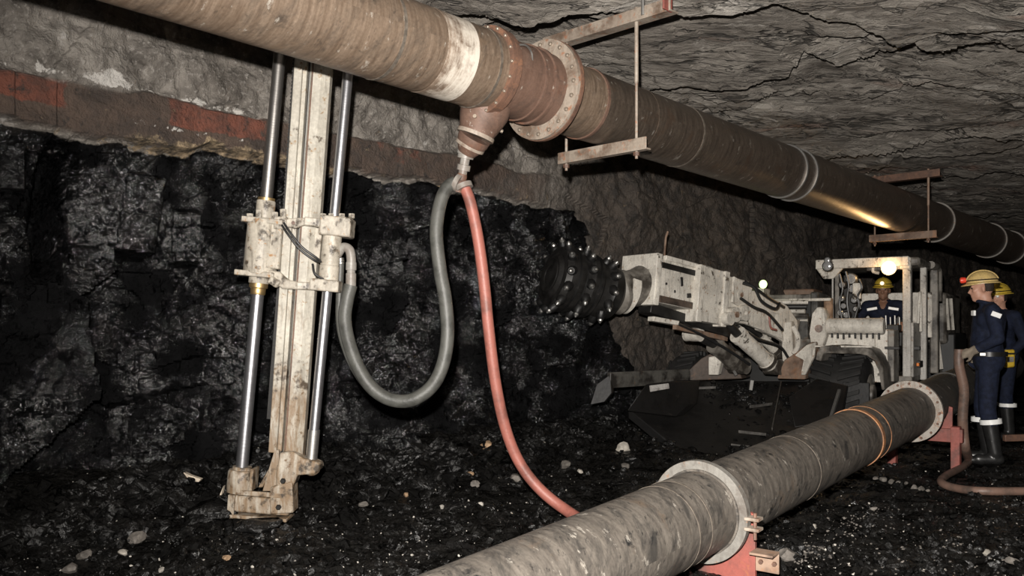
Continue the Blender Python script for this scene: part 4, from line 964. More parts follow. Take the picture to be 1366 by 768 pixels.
vbox('amber_reflector', cab(-.10, .565, .80), (.07, .03, .04), M['amber'], dp, .005)
vbox('rear_panel', cab(-1.12, .08, 1.42), (.05, 1.0, .60), M['machine'], None, .012)
vbox('cab_floor', cab(-.55, .02, .62), (1.2, 1.0, .08), M['machine_dark'], None, .01)
st = vbox('seat', cab(-.72, .05, .95), (.45, .46, .12), M['black'], None, .03); vbox('seat_back', cab(-.98, .05, 1.25), (.10, .44, .55), M['black'], st, .04)
vbox('seat_base', cab(-.72, .05, .78), (.35, .36, .24), M['machine_dark'], st, .02)
# headlamps
hl = P(1186, 357, 10.55)
la = MB().lathe(hl - VF * .09, hl + VF * .02, [(0, .05), (.4, .085), (1, .092)], 24).build('headlamp', M['machine'], cf)
MB().lathe(hl + VF * .02, hl + VF * .045, [(0, .086), (.6, .075), (1, .03)], 24).build('lit_lens', M['lamp_warm'], la)
sp = spot('headlamp_light', hl + VF * .08, U(1068), 34, (1.0, .60, .25), 52, .55, .05); sp.parent = la; sp.matrix_parent_inverse = WM[la.name].inverted()
gl = bpy.data.lights.new('headlamp_glow', 'POINT'); gl.energy = 4; gl.color = (1, .6, .25); gl.shadow_soft_size = .06
go = bpy.data.objects.new('headlamp_glow', gl); link(go, la, Matrix.Translation(hl + VF * .13 - VZ * .02))
hl2 = P(1104.5, 350.5, 10.6)
for dz, r in ((0, .065), (.07, .04)):
    q = hl2 + VZ * (dz - .04)
    lb = MB().lathe(q - VF * .06, q + VF * .03, [(0, r * .6), (.5, r), (1, r)], 20).build('headlamp', M['black'], cf)
    MB().sphere(q + VF * .03, (r * .85, r * .85, r * .3), (VB, VZ, VF)).build('lens', M['lens'], lb)
# instrument tower: dark clutter of valves, gauges and hoses left of the driver
it = vbox('instrument_tower', cab(-.10, -.22, 1.52), (.10, .16, .80), M['black'], None, .01)
for k, (px, py, r) in enumerate(((1136, 372, .07), (1124, 380, .05), (1137, 385, .06), (1123, 398, .04), (1140, 400, .05), (1126, 408, .045), (1122, 417, .04), (1130, 420, .05), (1142, 412, .04), (1134, 428, .04))):
    q = P(px, py, 10.78); g = MB().lathe(q - VF * .05, q + VF * .04, [(0, r), (.8, r), (1, r * .8)], 18).build('gauge', M['black' if k % 3 else 'steel'], it)
    MB().lathe(q + VF * .04, q + VF * .045, [(0, r * .7), (1, r * .6)], 16).build('gauge_glass', M['lens'], g)
for pts in ([(1120, 365), (1124, 385), (1120, 405), (1124, 430)], [(1128, 362), (1132, 380), (1130, 402), (1134, 430)], [(1138, 392), (1146, 402), (1142, 418), (1138, 432)], [(1146, 372), (1150, 384), (1144, 396), (1148, 412)]):
    MB().tube(spline([P(x, y, 10.66) for x, y in pts], 5), .014, 8).build('control_hose', M['cable'], it)
pn = vbox('mirror_plate', P(1143, 388, 10.7), (.03, .10, .20), M['machine'], it, .01)
lv = vbox('lever_box', P(1186, 437, 10.7), (.2, .26, .08), M['black'], None, .01)
for k in range(5):
    q = P(1176 + k * 6, 438, 10.62); MB().tube([q, q + VZ * (.14 + .02 * (k % 2)) + VF * .02], .012, 8).build('control_lever', M['steel'], lv)
# --- rear body
rb = vbox('rear_body', P(1252, 425, 13.2), (1.5, .42, .75), M['machine_dark'], None, .05)
vbox('rear_top', P(1236, 402, 12.8), (.7, .38, .16), M['machine_dark'], rb, .03)
for px, d in ((1262, 12.5), (1268, 12.6)):
    MB().bar(P(px, 398, d), P(px + 3, 440, d), .035, .035).build('ladder_rail', M['machine'], rb)
MB().bar(P(1244, 415, 12.3), P(1254, 492, 12.3), .07, .05).build('fender_stay', M['machine'], rb)
MB().lathe(P(1231, 408, 12.15), P(1231, 408, 12.15) + VF * .06, [(0, .05), (1, .05)], 18).build('rear_lamp', M['lens'], rb)
vbox('rear_lower', P(1262, 470, 13.2), (1.3, .42, .6), M['blackmatte'], rb, .03)
# --- loading apron: scraped black plates under the boom
ap = MB().prism([P(838, 545, 8.8), P(905, 600, 8.35), P(1000, 612, 8.3), P(1120, 560, 9.1), P(1100, 508, 9.9), P(1000, 508, 10.1), P(905, 508, 9.9)], (0, 0, -.10)).build('loading_apron', M['plate'], mc_, bevel=.01)
for a, b, wdt in (((1042, 512, 9.75), (1030, 575, 8.75), .014), ((985, 578, 8.7), (1022, 582, 8.7), .012), ((925, 520, 9.6), (955, 519, 9.6), .012), ((1000, 545, 9.2), (1030, 541, 9.25), .012), ((975, 596, 8.5), (1010, 600, 8.5), .012)):
    MB().bar(P(*a) + VZ * .02, P(*b) + VZ * .02, wdt, .03).build('apron_seam', M['seam'], ap, bevel=.003)
vprism('apron_wing', [P(787, 540, 8.75), P(796, 512, 8.75), P(814, 499, 8.75), P(816, 524, 8.7), P(806, 536, 8.7)], VF * -.05, M['plate'], ap, .006)
wg = MB().bar(P(812, 507, 8.75), P(918, 501, 9.6), .05, .16).build('apron_cross_beam', M['beam_dark'], ap, bevel=.01)
bxp = vprism('apron_box', [P(836, 548, 8.55), P(862, 512, 8.6), P(900, 508, 9.0), P(922, 508, 9.2), P(918, 540, 9.0), P(900, 556, 8.8)], VF * -.25, M['plate'], ap, .01)
vprism('number_plate', [P(867, 514, 8.54), P(892, 511, 8.74), P(893, 518, 8.74), P(868, 522.5, 8.54)], VF * .015, M['tag'], bxp, .002)
vprism('apron_side_plate', [P(1088, 505, 9.5), P(1130, 515, 9.3), P(1122, 560, 9.0), P(1060, 570, 8.9), P(1052, 530, 9.2)], VF * -.06, M['plate'], ap, .008)
MB().bar(P(1003, 507, 9.75), P(1001, 520, 9.75), .035, .035).build('apron_stud', M['steel'], ap)
MB().bar(P(1120, 520, 9.15), P(1108, 558, 8.95), .03, .03).build('apron_edge', M['steel'], ap)

# ------------------------------------------------------------------ people
def make_body(parts, smooth_it=6, voxel=.010):
    """closed tapered limbs fused into one continuous skin; returns (vertices, faces) in the figure's own frame"""
    m = MB()
    for kind, *a in parts:
        if kind == 'cap':
            p0, p1, r0, r1 = Vector(a[0]), Vector(a[1]), a[2], a[3]; d = p1 - p0; L = d.length
            pr = []
            for k in range(7): th = math.pi / 2 * (1 - k / 6); pr.append((-(r0 * math.sin(th)) / L, max(.0008, r0 * math.cos(th))))
            for k in range(7): th = math.pi / 2 * k / 6; pr.append((1 + (r1 * math.sin(th)) / L, max(.0008, r1 * math.cos(th))))
            m.lathe(p0, p1, pr, 16)
        else: m.sphere(a[0], a[1], nu=20, nv=12)
    me = bpy.data.meshes.new('tmp'); me.from_pydata(m.v, [], m.f); me.update()
    o = bpy.data.objects.new('tmp', me); C.objects.link(o)
    r = o.modifiers.new('r', 'REMESH'); r.mode = 'VOXEL'; r.voxel_size = voxel
    s = o.modifiers.new('s', 'SMOOTH'); s.factor = .5; s.iterations = smooth_it
    dg = bpy.context.evaluated_depsgraph_get(); dg.update()
    e = bpy.data.meshes.new_from_object(o.evaluated_get(dg)); bpy.data.objects.remove(o)
    return e
def hand_parts(wr, dirn, palm_n, side, curl=1.0, s=1.0):
    """palm, four fingers of unequal length curling towards palm_n, thumb leaving the side of the palm"""
    d = Vector(dirn).normalized(); pn = Vector(palm_n).normalized(); pn = (pn - d * pn.dot(d)).normalized(); sd = d.cross(pn) * side
    w = Vector(wr); out = [('cap', w, w + d * .075 * s, .026 * s, .032 * s), ('cap', w + d * .05 * s + sd * .022 * s, w + d * .085 * s + sd * .024 * s, .020 * s, .018 * s), ('cap', w + d * .05 * s - sd * .022 * s, w + d * .085 * s - sd * .024 * s, .020 * s, .017 * s)]
    for k, L in enumerate((.072, .080, .074, .058)):
        b = w + d * .09 * s + sd * ((.033 - .022 * k) * s); q = b; dd = d.copy()
        for j, fr in enumerate((.42, .33, .25)):
            ang = R(28 + 32 * curl) if j else R(12 + 28 * curl)
            dd = (Matrix.Rotation(ang, 3, dd.cross(pn)) @ dd).normalized() if dd.cross(pn).length > 1e-4 else dd
            q2 = q + dd * (L * fr * s); out.append(('cap', q, q2, .0112 * s, .0100 * s)); q = q2
    b = w + d * .03 * s + sd * .032 * s; t1 = b + (d * .55 + sd * .6 + pn * .45).normalized() * .045 * s; t2 = t1 + (d * .75 + sd * .05 + pn * .6).normalized() * .035 * s
    out += [('cap', b, t1, .016 * s, .013 * s), ('cap', t1, t2, .013 * s, .011 * s)]
    return out
def head_parts(c, fwd):
    """c: head centre; forward is +X of the figure turned by fwd (a rotation matrix)"""
    def q(x, y, z): return Vector(c) + fwd @ Vector((x, y, z))
    return [('sph', q(-.012, 0, .025), (.098, .077, .105)), ('sph', q(.022, 0, -.035), (.070, .062, .085)), ('cap', q(.045, 0, -.095), q(.060, 0, -.095), .032, .026), ('cap', q(.030, .03, -.07), q(.05, -.03, -.07), .03, .03),
            ('cap', q(.084, 0, .012), q(.106, 0, -.028), .009, .0145), ('cap', q(.098, .011, -.032), q(.098, -.011, -.032), .009, .009), ('cap', q(.080, -.036, .026), q(.080, .036, .026), .012, .012),
            ('cap', q(.084, .018, -.062), q(.084, -.018, -.062), .009, .009), ('cap', q(.082, .015, -.073), q(.082, -.015, -.073), .009, .009),
            ('cap', q(-.008, .078, .012), q(-.012, .080, -.03), .015, .011), ('cap', q(-.008, -.078, .012), q(-.012, -.080, -.03), .015, .011),
            ('cap', q(.060, .045, -.015), q(.062, .035, -.02), .022, .02), ('cap', q(.060, -.045, -.015), q(.062, -.035, -.02), .022, .02)]
def person(label, loc, yaw, pose, zone, skin, hat, hat_tilt=0.0, head_yaw=0.0, lamp=None):
    """pose: joints in the figure's frame (x ahead, y to its left, z up)"""
    J = {k: Vector(v) for k, v in pose['j'].items()}
    hr = Matrix.Rotation(head_yaw, 3, 'Z') @ Matrix.Rotation(hat_tilt, 3, 'Y')
    pr = [('cap', J['pelvis'] + Vector((0, .06, 0)), J['pelvis'] + Vector((0, -.06, 0)), .135, .135), ('cap', J['pelvis'], J['belly'], .142, .138), ('cap', J['belly'] + Vector((0, .05, 0)), J['belly'] + Vector((0, -.05, 0)), .125, .125),
          ('cap', J['belly'], J['chest'], .140, .145), ('cap', J['chest'] + Vector((0, .075, 0)), J['chest'] + Vector((0, -.075, 0)), .122, .122), ('cap', J['sl'] + Vector((0, -.03, 0)), J['sr'] + Vector((0, .03, 0)), .075, .075),
          ('cap', J['chest'] + Vector((0, 0, .08)), J['neck'], .085, .062), ('cap', J['neck'], J['head'] + Vector((-.015, 0, -.03)), .058, .058), ('cap', J['neck'] + Vector((-.02, .05, -.03)), J['neck'] + Vector((-.02, -.05, -.03)), .045, .045)]
    for s in 'lr':
        pr += [('cap', J['s' + s], J['e' + s], .070, .056), ('cap', J['e' + s], J['w' + s], .055, .042)]
        pr += [('cap', J['h' + s], J['k' + s], .098, .076), ('cap', J['k' + s], J['a' + s], .076, .062)]
        if pose.get('feet', True):
            a = J['a' + s]; f = J['t' + s]; pr += [('cap', Vector((a.x - .035, a.y, f.z + .012)), Vector((f.x - .05, f.y, f.z + .012)), .046, .048), ('cap', Vector((f.x - .07, f.y, f.z)), f, .046, .036), ('cap', a, Vector((a.x, a.y, f.z + .03)), .060, .05)]
        hd_, pn_, cu = pose['hand_' + s]; pr += hand_parts(J['w' + s], hd_, pn_, 1 if s == 'l' else -1, cu, pose.get('hs', 1.05))
    pr += head_parts(J['head'], hr)
    me = make_body(pr)
    mats = ['navy', skin, 'boot', pose.get('hand_mat', 'glove'), 'hair']
    for k in mats: me.materials.append(M[k])
    n = len(me.polygons); co = np.zeros(n * 3); me.polygons.foreach_get('center', co); co = co.reshape(-1, 3)
    hl_ = np.array([hr.inverted() @ (Vector(p) - J['head']) for p in co]); idx = zone(co, hl_, J)
    me.polygons.foreach_set('material_index', idx.astype(np.int32)); me.polygons.foreach_set('use_smooth', [True] * n)
    mw = Matrix.Translation(Vector(loc)) @ Matrix.Rotation(yaw, 4, 'Z')
    o = bpy.data.objects.new('person', me); link(o, None, mw); tag(o, label, 'person')
    def W(p): return mw @ Vector(p)
    def HW(p): return mw @ (J['head'] + hr @ Vector(p))
    hax = [(mw.to_3x3() @ hr @ Vector(a)).normalized() for a in ((1, 0, 0), (0, 1, 0), (0, 0, 1))]
    # hard hat: dome, rim with a peak in front, ridge, head lamp
    m = MB(); m.sphere(HW((-.012, 0, .060)), (.135, .110, .112), hax, 28, 8, 0, .5)
    h = m.build('hard_hat', M[hat], o, smooth=50)
    m = MB(); n = 36; ring = []
    for k in range(n):
        a = 2 * math.pi * k / n; ex = 1 + .16 * max(0, math.cos(a)) ** 2
        ring.append((math.cos(a) * .158 * ex - .012, math.sin(a) * .130, .052 - .012 * math.cos(a) * (math.cos(a) > 0)))
    inn = [(math.cos(2 * math.pi * k / n) * .128 - .012, math.sin(2 * math.pi * k / n) * .104, .066) for k in range(n)]
    vs = [HW(p) for p in ring] + [HW(p) for p in inn] + [HW((p[0], p[1], p[2] - .007)) for p in ring] + [HW((p[0], p[1], p[2] - .007)) for p in inn]
    fs = []
    for k in range(n):
        k2 = (k + 1) % n; fs += [(k, k2, n + k2, n + k), (2 * n + k, 3 * n + k, 3 * n + k2, 2 * n + k2), (k, 2 * n + k, 2 * n + k2, k2)]
    m.add(vs, fs).build('brim', M[hat], h, smooth=50)
    m = MB(); m.tube([HW((-.012 + .137 * math.cos(t), 0, .060 + .114 * math.sin(t))) for t in np.linspace(.25, math.pi - .25, 16)], .008, 8).build('ridge', M[hat], h)
    m = MB(); m.tube([HW((-.012 + .139 * math.cos(t), .113 * math.sin(t), .082)) for t in np.linspace(.35, 2 * math.pi - .35, 30)], .006, 6).build('lamp_cord', M['belt'], h)
    q = HW((.140, 0, .095)); l = MB().lathe(q - hax[0] * .015, q + hax[0] * .030, [(0, .024), (.6, .030), (1, .028)], 16).build('cap_lamp', M[lamp[0]], h)
    MB().lathe(q + hax[0] * .030, q + hax[0] * .036, [(0, .024), (1, .018)], 14).build('lamp_lens', M[lamp[1]], l)
    for s in (-1, 1): MB().sphere(HW((.081, .032 * s, .010)), (.011, .011, .008), hax, 10, 6).build('eye', M['eye'], o)
    return o, W, HW, hax, J, mw
def loop_band(o, mw, c, rx, ry, h, mat, name, tilt=0.0, n=32):
    m = MB(); pts = []
    rot = Matrix.Rotation(tilt, 3, 'Y')
    for zz, e in ((-h / 2, -.012), (-h / 2, 0), (h / 2, 0), (h / 2, -.012)):
        for k in range(n):
            a = 2 * math.pi * k / n; pts.append(mw @ (Vector(c) + rot @ Vector(((rx + e) * math.cos(a), (ry + e) * math.sin(a), zz))))
    fs = []
    for j in range(4):
        j2 = (j + 1) % 4
        for k in range(n): k2 = (k + 1) % n; fs.append((j * n + k, j * n + k2, j2 * n + k2, j2 * n + k))
    return m.add(pts, fs).build(name, mat, o)
def zone_std(co, hl, J):
    z = co[:, 2]; idx = np.zeros(len(co), int)
    idx[z < .37] = 2
    head = (z > J['neck'].z + .005) & (np.abs(co[:, 0] - J['head'].x) < .2) & (np.abs(co[:, 1]) < .13); idx[head] = 1
    hair = head & (hl[:, 2] > -.03) & (hl[:, 0] < -.025) & (np.abs(hl[:, 1]) < .078); idx[hair] = 4
    for s in 'lr':
        w = np.array(J['w' + s]); e = np.array(J['e' + s]); d = (w - e) / np.linalg.norm(w - e)
        r = co - w; t = r @ d; pd = np.linalg.norm(r - t[:, None] * d, axis=1); idx[(t > -.03) & (t < .22) & (pd < np.where(t < .03, .06, .085)) & (np.linalg.norm(r, axis=1) < .2) & (np.abs(co[:, 1]) > .125)] = 3
    return idx
# man in profile on the right, holding the hose
mloc = P(1318, 612, 8.16); mloc.z = fz(mloc.x, mloc.y) + .004
pose1 = {'j': dict(pelvis=(-.01, 0, .98), belly=(.015, 0, 1.12), chest=(-.01, 0, 1.36), neck=(.015, 0, 1.52), head=(.055, 0, 1.650), sl=(-.02, .185, 1.435), sr=(-.02, -.185, 1.435),
                   el=(-.06, .262, 1.18), er=(-.02, -.26, 1.17), wl=(.135, .225, 1.07), wr=(.06, -.19, 1.0), hl=(0, .09, .93), hr=(0, -.09, .93), kl=(.015, .10, .52), kr=(.04, -.11, .52), al=(-.05, .10, .11), ar=(-.01, -.12, .11), tl=(.14, .12, .040), tr=(.18, -.13, .040)),
         'hand_l': ((.9, .05, -.35), (.1, -1, -.3), .8), 'hand_r': ((.6, .2, -.7), (.1, 1, -.2), .8)}
o, W, HW, hax, J, mw = person('man in profile in navy coveralls and dusty hard hat holding a brown hose', mloc, math.pi - .42, pose1, zone_std, 'skin', 'hat_cream', .06, 0, ('redlens', 'redlens'))
loop_band(o, mw, (-.014, .10, .405), .094, .092, .045, M['reflective'], 'calf_band', .12); loop_band(o, mw, (.045, -.12, .405), .092, .090, .045, M['reflective'], 'calf_band')
loop_band(o, mw, (-.005, 0, 1.035), .160, .205, .042, M['belt'], 'belt')
b_ = MB().box(W((.06, .195, 1.035)), (.05, .02, .03), (mw.to_3x3() @ Vector((1, 0, 0)), mw.to_3x3() @ Vector((0, 1, 0)), VZ)).build('belt_clip', M['steel'], o, bevel=.003)
MB().box(W((-.045, .263, 1.40)), (.085, .014, .045), (mw.to_3x3() @ Vector((.85, .1, .35)).normalized(), mw.to_3x3() @ Vector((0, 1, 0)), (mw.to_3x3() @ Vector((-.35, 0, .85))).normalized())).build('sleeve_badge', M['reflective'], o, bevel=.004)
MB().box(W((.128, .085, 1.42)), (.02, .07, .05), (mw.to_3x3() @ Vector((1, .3, 0)).normalized(), mw.to_3x3() @ Vector((-.3, 1, 0)).normalized(), VZ)).build('chest_badge', M['reflective'], o, bevel=.004)
MB().tube([W((.05 * math.cos(t) * 1.5 + .015, .075 * math.sin(t), 1.515 + .02 * math.cos(t))) for t in np.linspace(0, 2 * math.pi, 24)], .017, 8).build('collar', M['navy'], o)
# second man, half hidden behind him
nloc = P(1336, 590, 9.9); nloc.z = fz(nloc.x, nloc.y) + .004
pose2 = {'j': dict(pelvis=(0, 0, .96), belly=(.01, 0, 1.10), chest=(0, 0, 1.34), neck=(.015, 0, 1.49), head=(.045, 0, 1.615), sl=(0, .19, 1.41), sr=(0, -.19, 1.41),
                   el=(-.06, .27, 1.14), er=(-.05, -.27, 1.15), wl=(.08, .22, .98), wr=(.06, -.22, .95), hl=(0, .09, .92), hr=(0, -.09, .92), kl=(.04, .10, .51), kr=(.03, -.11, .51), al=(0, .11, .11), ar=(0, -.11, .11), tl=(.17, .13, .040), tr=(.17, -.13, .040)),
         'hand_l': ((.5, 0, -.85), (.3, -1, 0), .5), 'hand_r': ((.4, 0, -.85), (.3, 1, 0), .5)}
o2, W2, HW2, hax2, J2, mw2 = person('man in navy coveralls and yellow hard hat standing behind the man in profile', nloc, math.pi + .22, pose2, zone_std, 'skin', 'hat_yellow', .08, -.2, ('black', 'lamp_cap'))
loop_band(o2, mw2, (-.005, 0, 1.015), .160, .205, .042, M['belt'], 'belt')
loop_band(o2, mw2, (.012, .105, .405), .092, .090, .04, M['reflective'], 'calf_band'); loop_band(o2, mw2, (.012, -.11, .405), .092, .090, .04, M['reflective'], 'calf_band')
rs = P(1346, 478, 9.62); rr_ = MB().box(rs, (.105, .07, .20), (Vector((1, 0, .08)).normalized(), Vector((0, 1, 0)), VZ)).build('self_rescuer', M['yellow'], o2, bevel=.02)
MB().box(rs + Vector((-.005, -.037, -.01)), (.07, .015, .06), (Vector((1, 0, .08)).normalized(), Vector((0, 1, 0)), VZ)).build('rescuer_label', M['galv'], rr_, bevel=.004)
MB().box(rs + Vector((.0, -.03, .055)), (.115, .03, .02)).build('rescuer_strap', M['black'], rr_, bevel=.003)
MB().sphere(HW2((.06, .095, .03)), .016).build('glint_bead', M['reflective'], o2)  # white bead made to look like a glint of light
# driver in the cab
dloc = cab(-.74, .05, .0); hz_ = 1.02
pose3 = {'j': dict(pelvis=(0, 0, hz_ + .10), belly=(.0, 0, hz_ + .22), chest=(.02, 0, hz_ + .45), neck=(.05, 0, hz_ + .60), head=(.09, 0, hz_ + .715), sl=(.03, .20, hz_ + .52), sr=(.03, -.20, hz_ + .52),
                   el=(.12, .30, hz_ + .28), er=(.14, -.33, hz_ + .28), wl=(.36, .22, hz_ + .26), wr=(.36, -.30, hz_ + .30), hl=(.02, .10, hz_ + .08), hr=(.02, -.10, hz_ + .08), kl=(.42, .13, hz_ + .08), kr=(.42, -.13, hz_ + .08), al=(.46, .13, hz_ - .28), ar=(.46, -.13, hz_ - .28), tl=(.60, .14, hz_ - .345), tr=(.60, -.14, hz_ - .345)),
         'hand_l': ((.9, 0, -.1), (0, -.2, -1), .7), 'hand_r': ((.9, -.1, .1), (0, .2, -1), .7), 'hand_mat': 'skin'}
def zone_sit(co, hl, J):
    z = co[:, 2]; idx = np.zeros(len(co), int)
    idx[(z < hz_ - .1)] = 2
    head = (z > J['neck'].z + .0) & (np.abs(co[:, 1]) < .12); idx[head] = 1
    vneck = (z > J['neck'].z - .13) & (co[:, 0] > .09) & (np.abs(co[:, 1]) < .012 + .45 * np.clip(z - J['neck'].z + .13, 0, 1)) & (z <= J['neck'].z + .01); idx[vneck] = 1
    idx[head & (hl[:, 2] > -.03) & (hl[:, 0] < -.025)] = 4
    for s in 'lr':
        w = np.array(J['w' + s]); e = np.array(J['e' + s]); d = (w - e) / np.linalg.norm(w - e); r = co - w
        idx[(r @ d > -.02) & (np.linalg.norm(r, axis=1) < .24)] = 3
    return idx
dyaw = math.atan2(VF.y, VF.x) + .12
o3, W3, HW3, hax3, J3, mw3 = person('driver in navy coveralls and bright yellow hard hat sitting in the cab', dloc, dyaw, pose3, zone_sit, 'skin_dark', 'hat_yellow', .05, 0, ('hat_cream', 'lamp_cap'))
ax3 = [mw3.to_3x3() @ Vector(a) for a in ((1, 0, 0), (0, 1, 0), (0, 0, 1))]
for s in (-1, 1):
    yv = (ax3[1] + VZ * (-.18 * s)).normalized()
    MB().box(W3((.158, .128 * s, hz_ + .475)), (.02, .125, .035), (ax3[0], yv, ax3[0].cross(yv))).build('chest_band', M['reflective'], o3, bevel=.004)
# the hose he holds
hh = W((.255, .205, 1.03))
hp_ = [hh + Vector((.0, .0, .05)), hh + Vector((.0, 0, -.10)), P(1286, 520, 8.0), P(1284, 560, 7.92), P(1287, 595, 7.84)]
fl_ = [on_floor(1292, 618), on_floor(1284, 628), on_floor(1262, 640), on_floor(1256, 650), on_floor(1275, 657), on_floor(1310, 661), on_floor(1366, 662), on_floor(1440, 660), on_floor(1560, 655), on_floor(1720, 662)]
fl_ = [p + Vector((0, 0, .034)) for p in fl_]
pts = spline(hp_ + fl_, 10)
tag(MB().tube(pts, [.044 if i < 40 else max(.031, .044 - .0007 * (i - 40)) for i in range(len(pts))], 14).build('floor_hose', M['hose_brown']), "muddy brown hose held by the man in profile and curling over the floor", 'hose')

# ------------------------------------------------------------------ loose things on the floor
def rock_mesh(r, sx=1, sy=1, sz=1, seed=0, n=1):
    rg = random.Random(seed); bm = bmesh.new(); bmesh.ops.create_icosphere(bm, subdivisions=n, radius=r)
    pl = [(Vector((rg.uniform(-1, 1), rg.uniform(-1, 1), rg.uniform(-1, 1))).normalized(), rg.uniform(.42, .85) * r) for _ in range(11)]
    for v in bm.verts:
        for nn, d in pl:
            k = v.co.dot(nn) - d
            if k > 0: v.co -= nn * k
        v.co = Vector((v.co.x * sx, v.co.y * sy, v.co.z * sz)) * (1 + rg.uniform(-.06, .06))
    me = bpy.data.meshes.new('rock'); bm.to_mesh(me); bm.free(); return me
STONES = [(832, 600, 12, 'pale', 'pale angular stone by the loading apron, biggest of the light ones'), (834, 623, 8, 'greys', 'grey stone just below the biggest pale stone'), (648, 597, 11, 'tan', 'brownish stone left of the hanging red hose'),
          (677, 606, 8, 'pale', 'small pale stone touching the left side of the red hose'), (691, 641, 12, 'greys', 'flat grey stone tucked under the bend of the red hose'), (627, 634, 6, 'tan', 'tiny tan pebble left of the red hose bend'),
          (634, 650, 9, 'greys', 'long grey stone on the coal below the tan pebble'), (542, 662, 6, 'tan', 'small orange pebble on the coal right of the mast foot'), (754, 623, 10, 'greys', 'dull grey stone right of the red hose'),
          (775, 630, 6, 'pale', 'small pale pebble right of the dull grey stone'), (725, 594, 6, 'pale', 'pale pebble on the coal right of the red hose middle'), (511, 609, 10, 'greys', 'dark grey stone below the loop of the black hose'), (485, 678, 8, 'greys', 'grey stone chip in the open floor right of the mast'),
          (590, 678, 6, 'chip', 'white chip lying on the open coal floor'), (640, 674, 6, 'chip', 'white chip near the foreground pipe'), (182, 723, 15, 'greys', 'large grey stone in the lower left rubble'), (113, 744, 14, 'greys', 'rounded grey stone at the lower left corner'),
          (302, 747, 8, 'tan', 'orange-tan stone below the mast foot'), (133, 704, 8, 'greys', 'small grey stone above the lower left cluster'), (164, 741, 9, 'pale', 'light grey stone beside the large one at lower left'), (96, 763, 13, 'greys', 'grey stone cut by the bottom edge at lower left'),
          (215, 762, 7, 'chip', 'white chip at the bottom edge left of the mast'), (1050, 745, 17, 'greys', 'grey slab beside the red bracket on the right'), (1085, 706, 8, 'pale', 'pale stone on the floor right of the foreground flange'), (1165, 680, 6, 'greys', 'small grey stone on the open floor right of the pipe'),
          (1320, 742, 10, 'pale', 'pale stone at the lower right edge of the floor'), (1352, 752, 11, 'greys', 'grey stone in the lower right corner')]
for i, (px, py, s, m, lab) in enumerate(STONES):
    p = on_floor(px, py); r = s * p.y / F
    me = rock_mesh(r, 1.0, .8, .68, 50 + i, 2); me.materials.append(M[m])
    o = bpy.data.objects.new('loose_stone', me); link(o, None, Matrix.Translation(p + Vector((0, 0, r * .28))) @ Matrix.Rotation(i * 1.3, 4, 'Z')); tag(o, lab, 'stone', 'loose stones on the coal floor')
# big dark slabs by the mast foot, splintered timber
for px, py, r, sz, lab in ((338, 712, .16, .45, 'dark slab of coal under the foot of the drilling mast'), (283, 690, .17, .5, 'dark coal boulder left of the mast foot')):
    p = on_floor(px, py); me = rock_mesh(r, 1.2, .8, sz, int(px), 2); me.materials.append(M['lump'])
    o = bpy.data.objects.new('coal_boulder', me); link(o, None, Matrix.Translation(p + Vector((0, 0, .05)))); tag(o, lab, 'coal lump')
for a, b, lab in (((243, 634), (266, 641), 'pale splintered timber lying left of the mast foot'), ((296, 652), (291, 672), 'thin pale splinter leaning beside the mast foot')):
    q, t = on_floor(*a), on_floor(*b); t = P(b[0], b[1], q.y - .13); q = P(a[0], a[1], q.y - .10)
    m = MB(); m.prism([q + Vector((0, 0, -.025)), q + Vector((.01, 0, .02)), q.lerp(t, .5) + Vector((0, 0, .015)), t + Vector((.01, 0, .01)), t + Vector((-.005, 0, -.008)), q.lerp(t, .45) + Vector((0, 0, -.02))], (0, .04, 0))
    tag(m.build('timber_splinter', M['timber_pale'], smooth=0), lab, 'timber')
a, b = on_floor(1341, 590), on_floor(1400, 588)
tag(MB().bar(P(1339, 584, 9.0), P(1420, 582, 9.0), .05, .07).build('rusty_bar', M['rust'], bevel=.006), 'rusty bar lying behind the boots at the right edge', 'bar')
# rubble: far more lumps than anyone could count
def rubble(name, n, mat, rmin, rmax, area, label, seed, pw=2.5):
    rg = np.random.default_rng(seed); protos = []
    for k in range(10):
        me = rock_mesh(1, rg.uniform(.8, 1.3), rg.uniform(.7, 1.1), rg.uniform(.5, .9), 900 + k + seed, 1)
        v = np.array([tuple(q.co) for q in me.vertices]); f = np.array([list(q.vertices) for q in me.polygons]); protos.append((v, f)); bpy.data.meshes.remove(me)
    V = []; Fc = []; base = 0
    pos = area(rg, n); rad = rmin + (rmax - rmin) * rg.random(len(pos)) ** pw; hz = floor_h(pos[:, 0], pos[:, 1])
    for i in range(len(pos)):
        v, f = protos[i % 10]; a = rg.random() * 6.28; c_, s_ = math.cos(a), math.sin(a); t_ = rg.uniform(-.5, .5)
        q = v * rad[i]; q = np.stack([q[:, 0] * c_ - q[:, 1] * s_, q[:, 0] * s_ + q[:, 1] * c_, q[:, 2] + q[:, 0] * t_], -1)
        V.append(q + np.array([pos[i, 0], pos[i, 1], hz[i] + rad[i] * .22])); Fc.append(f + base); base += len(v)
    me = bpy.data.meshes.new(name); me.from_pydata(np.concatenate(V).tolist(), [], np.concatenate(Fc).tolist()); me.update(); me.materials.append(mat)
    o = bpy.data.objects.new(name, me); link(o); return tag(o, label, 'rubble', None, 'stuff')
def area_main(rg, n):
    px = rg.uniform(-60, 1420, n); py = 520 + 270 * rg.random(n) ** .8; d = CH * F / (py - HY); x = (px - CX) / F * d
    dn = (x - A.x) * NW.x + (d - A.y) * NW.y
    cdx = (x - LQ1.x) * HL.x + (d - LQ1.y) * HL.y
    k = (dn > .05) & (d < 12) & (np.abs(cdx) > .05); return np.stack([x, d], -1)[k]
rubble('coal_rubble', 14000, M['lump'], .005, .048, area_main, 'small black coal lumps scattered over the whole floor', 3, 4.5)
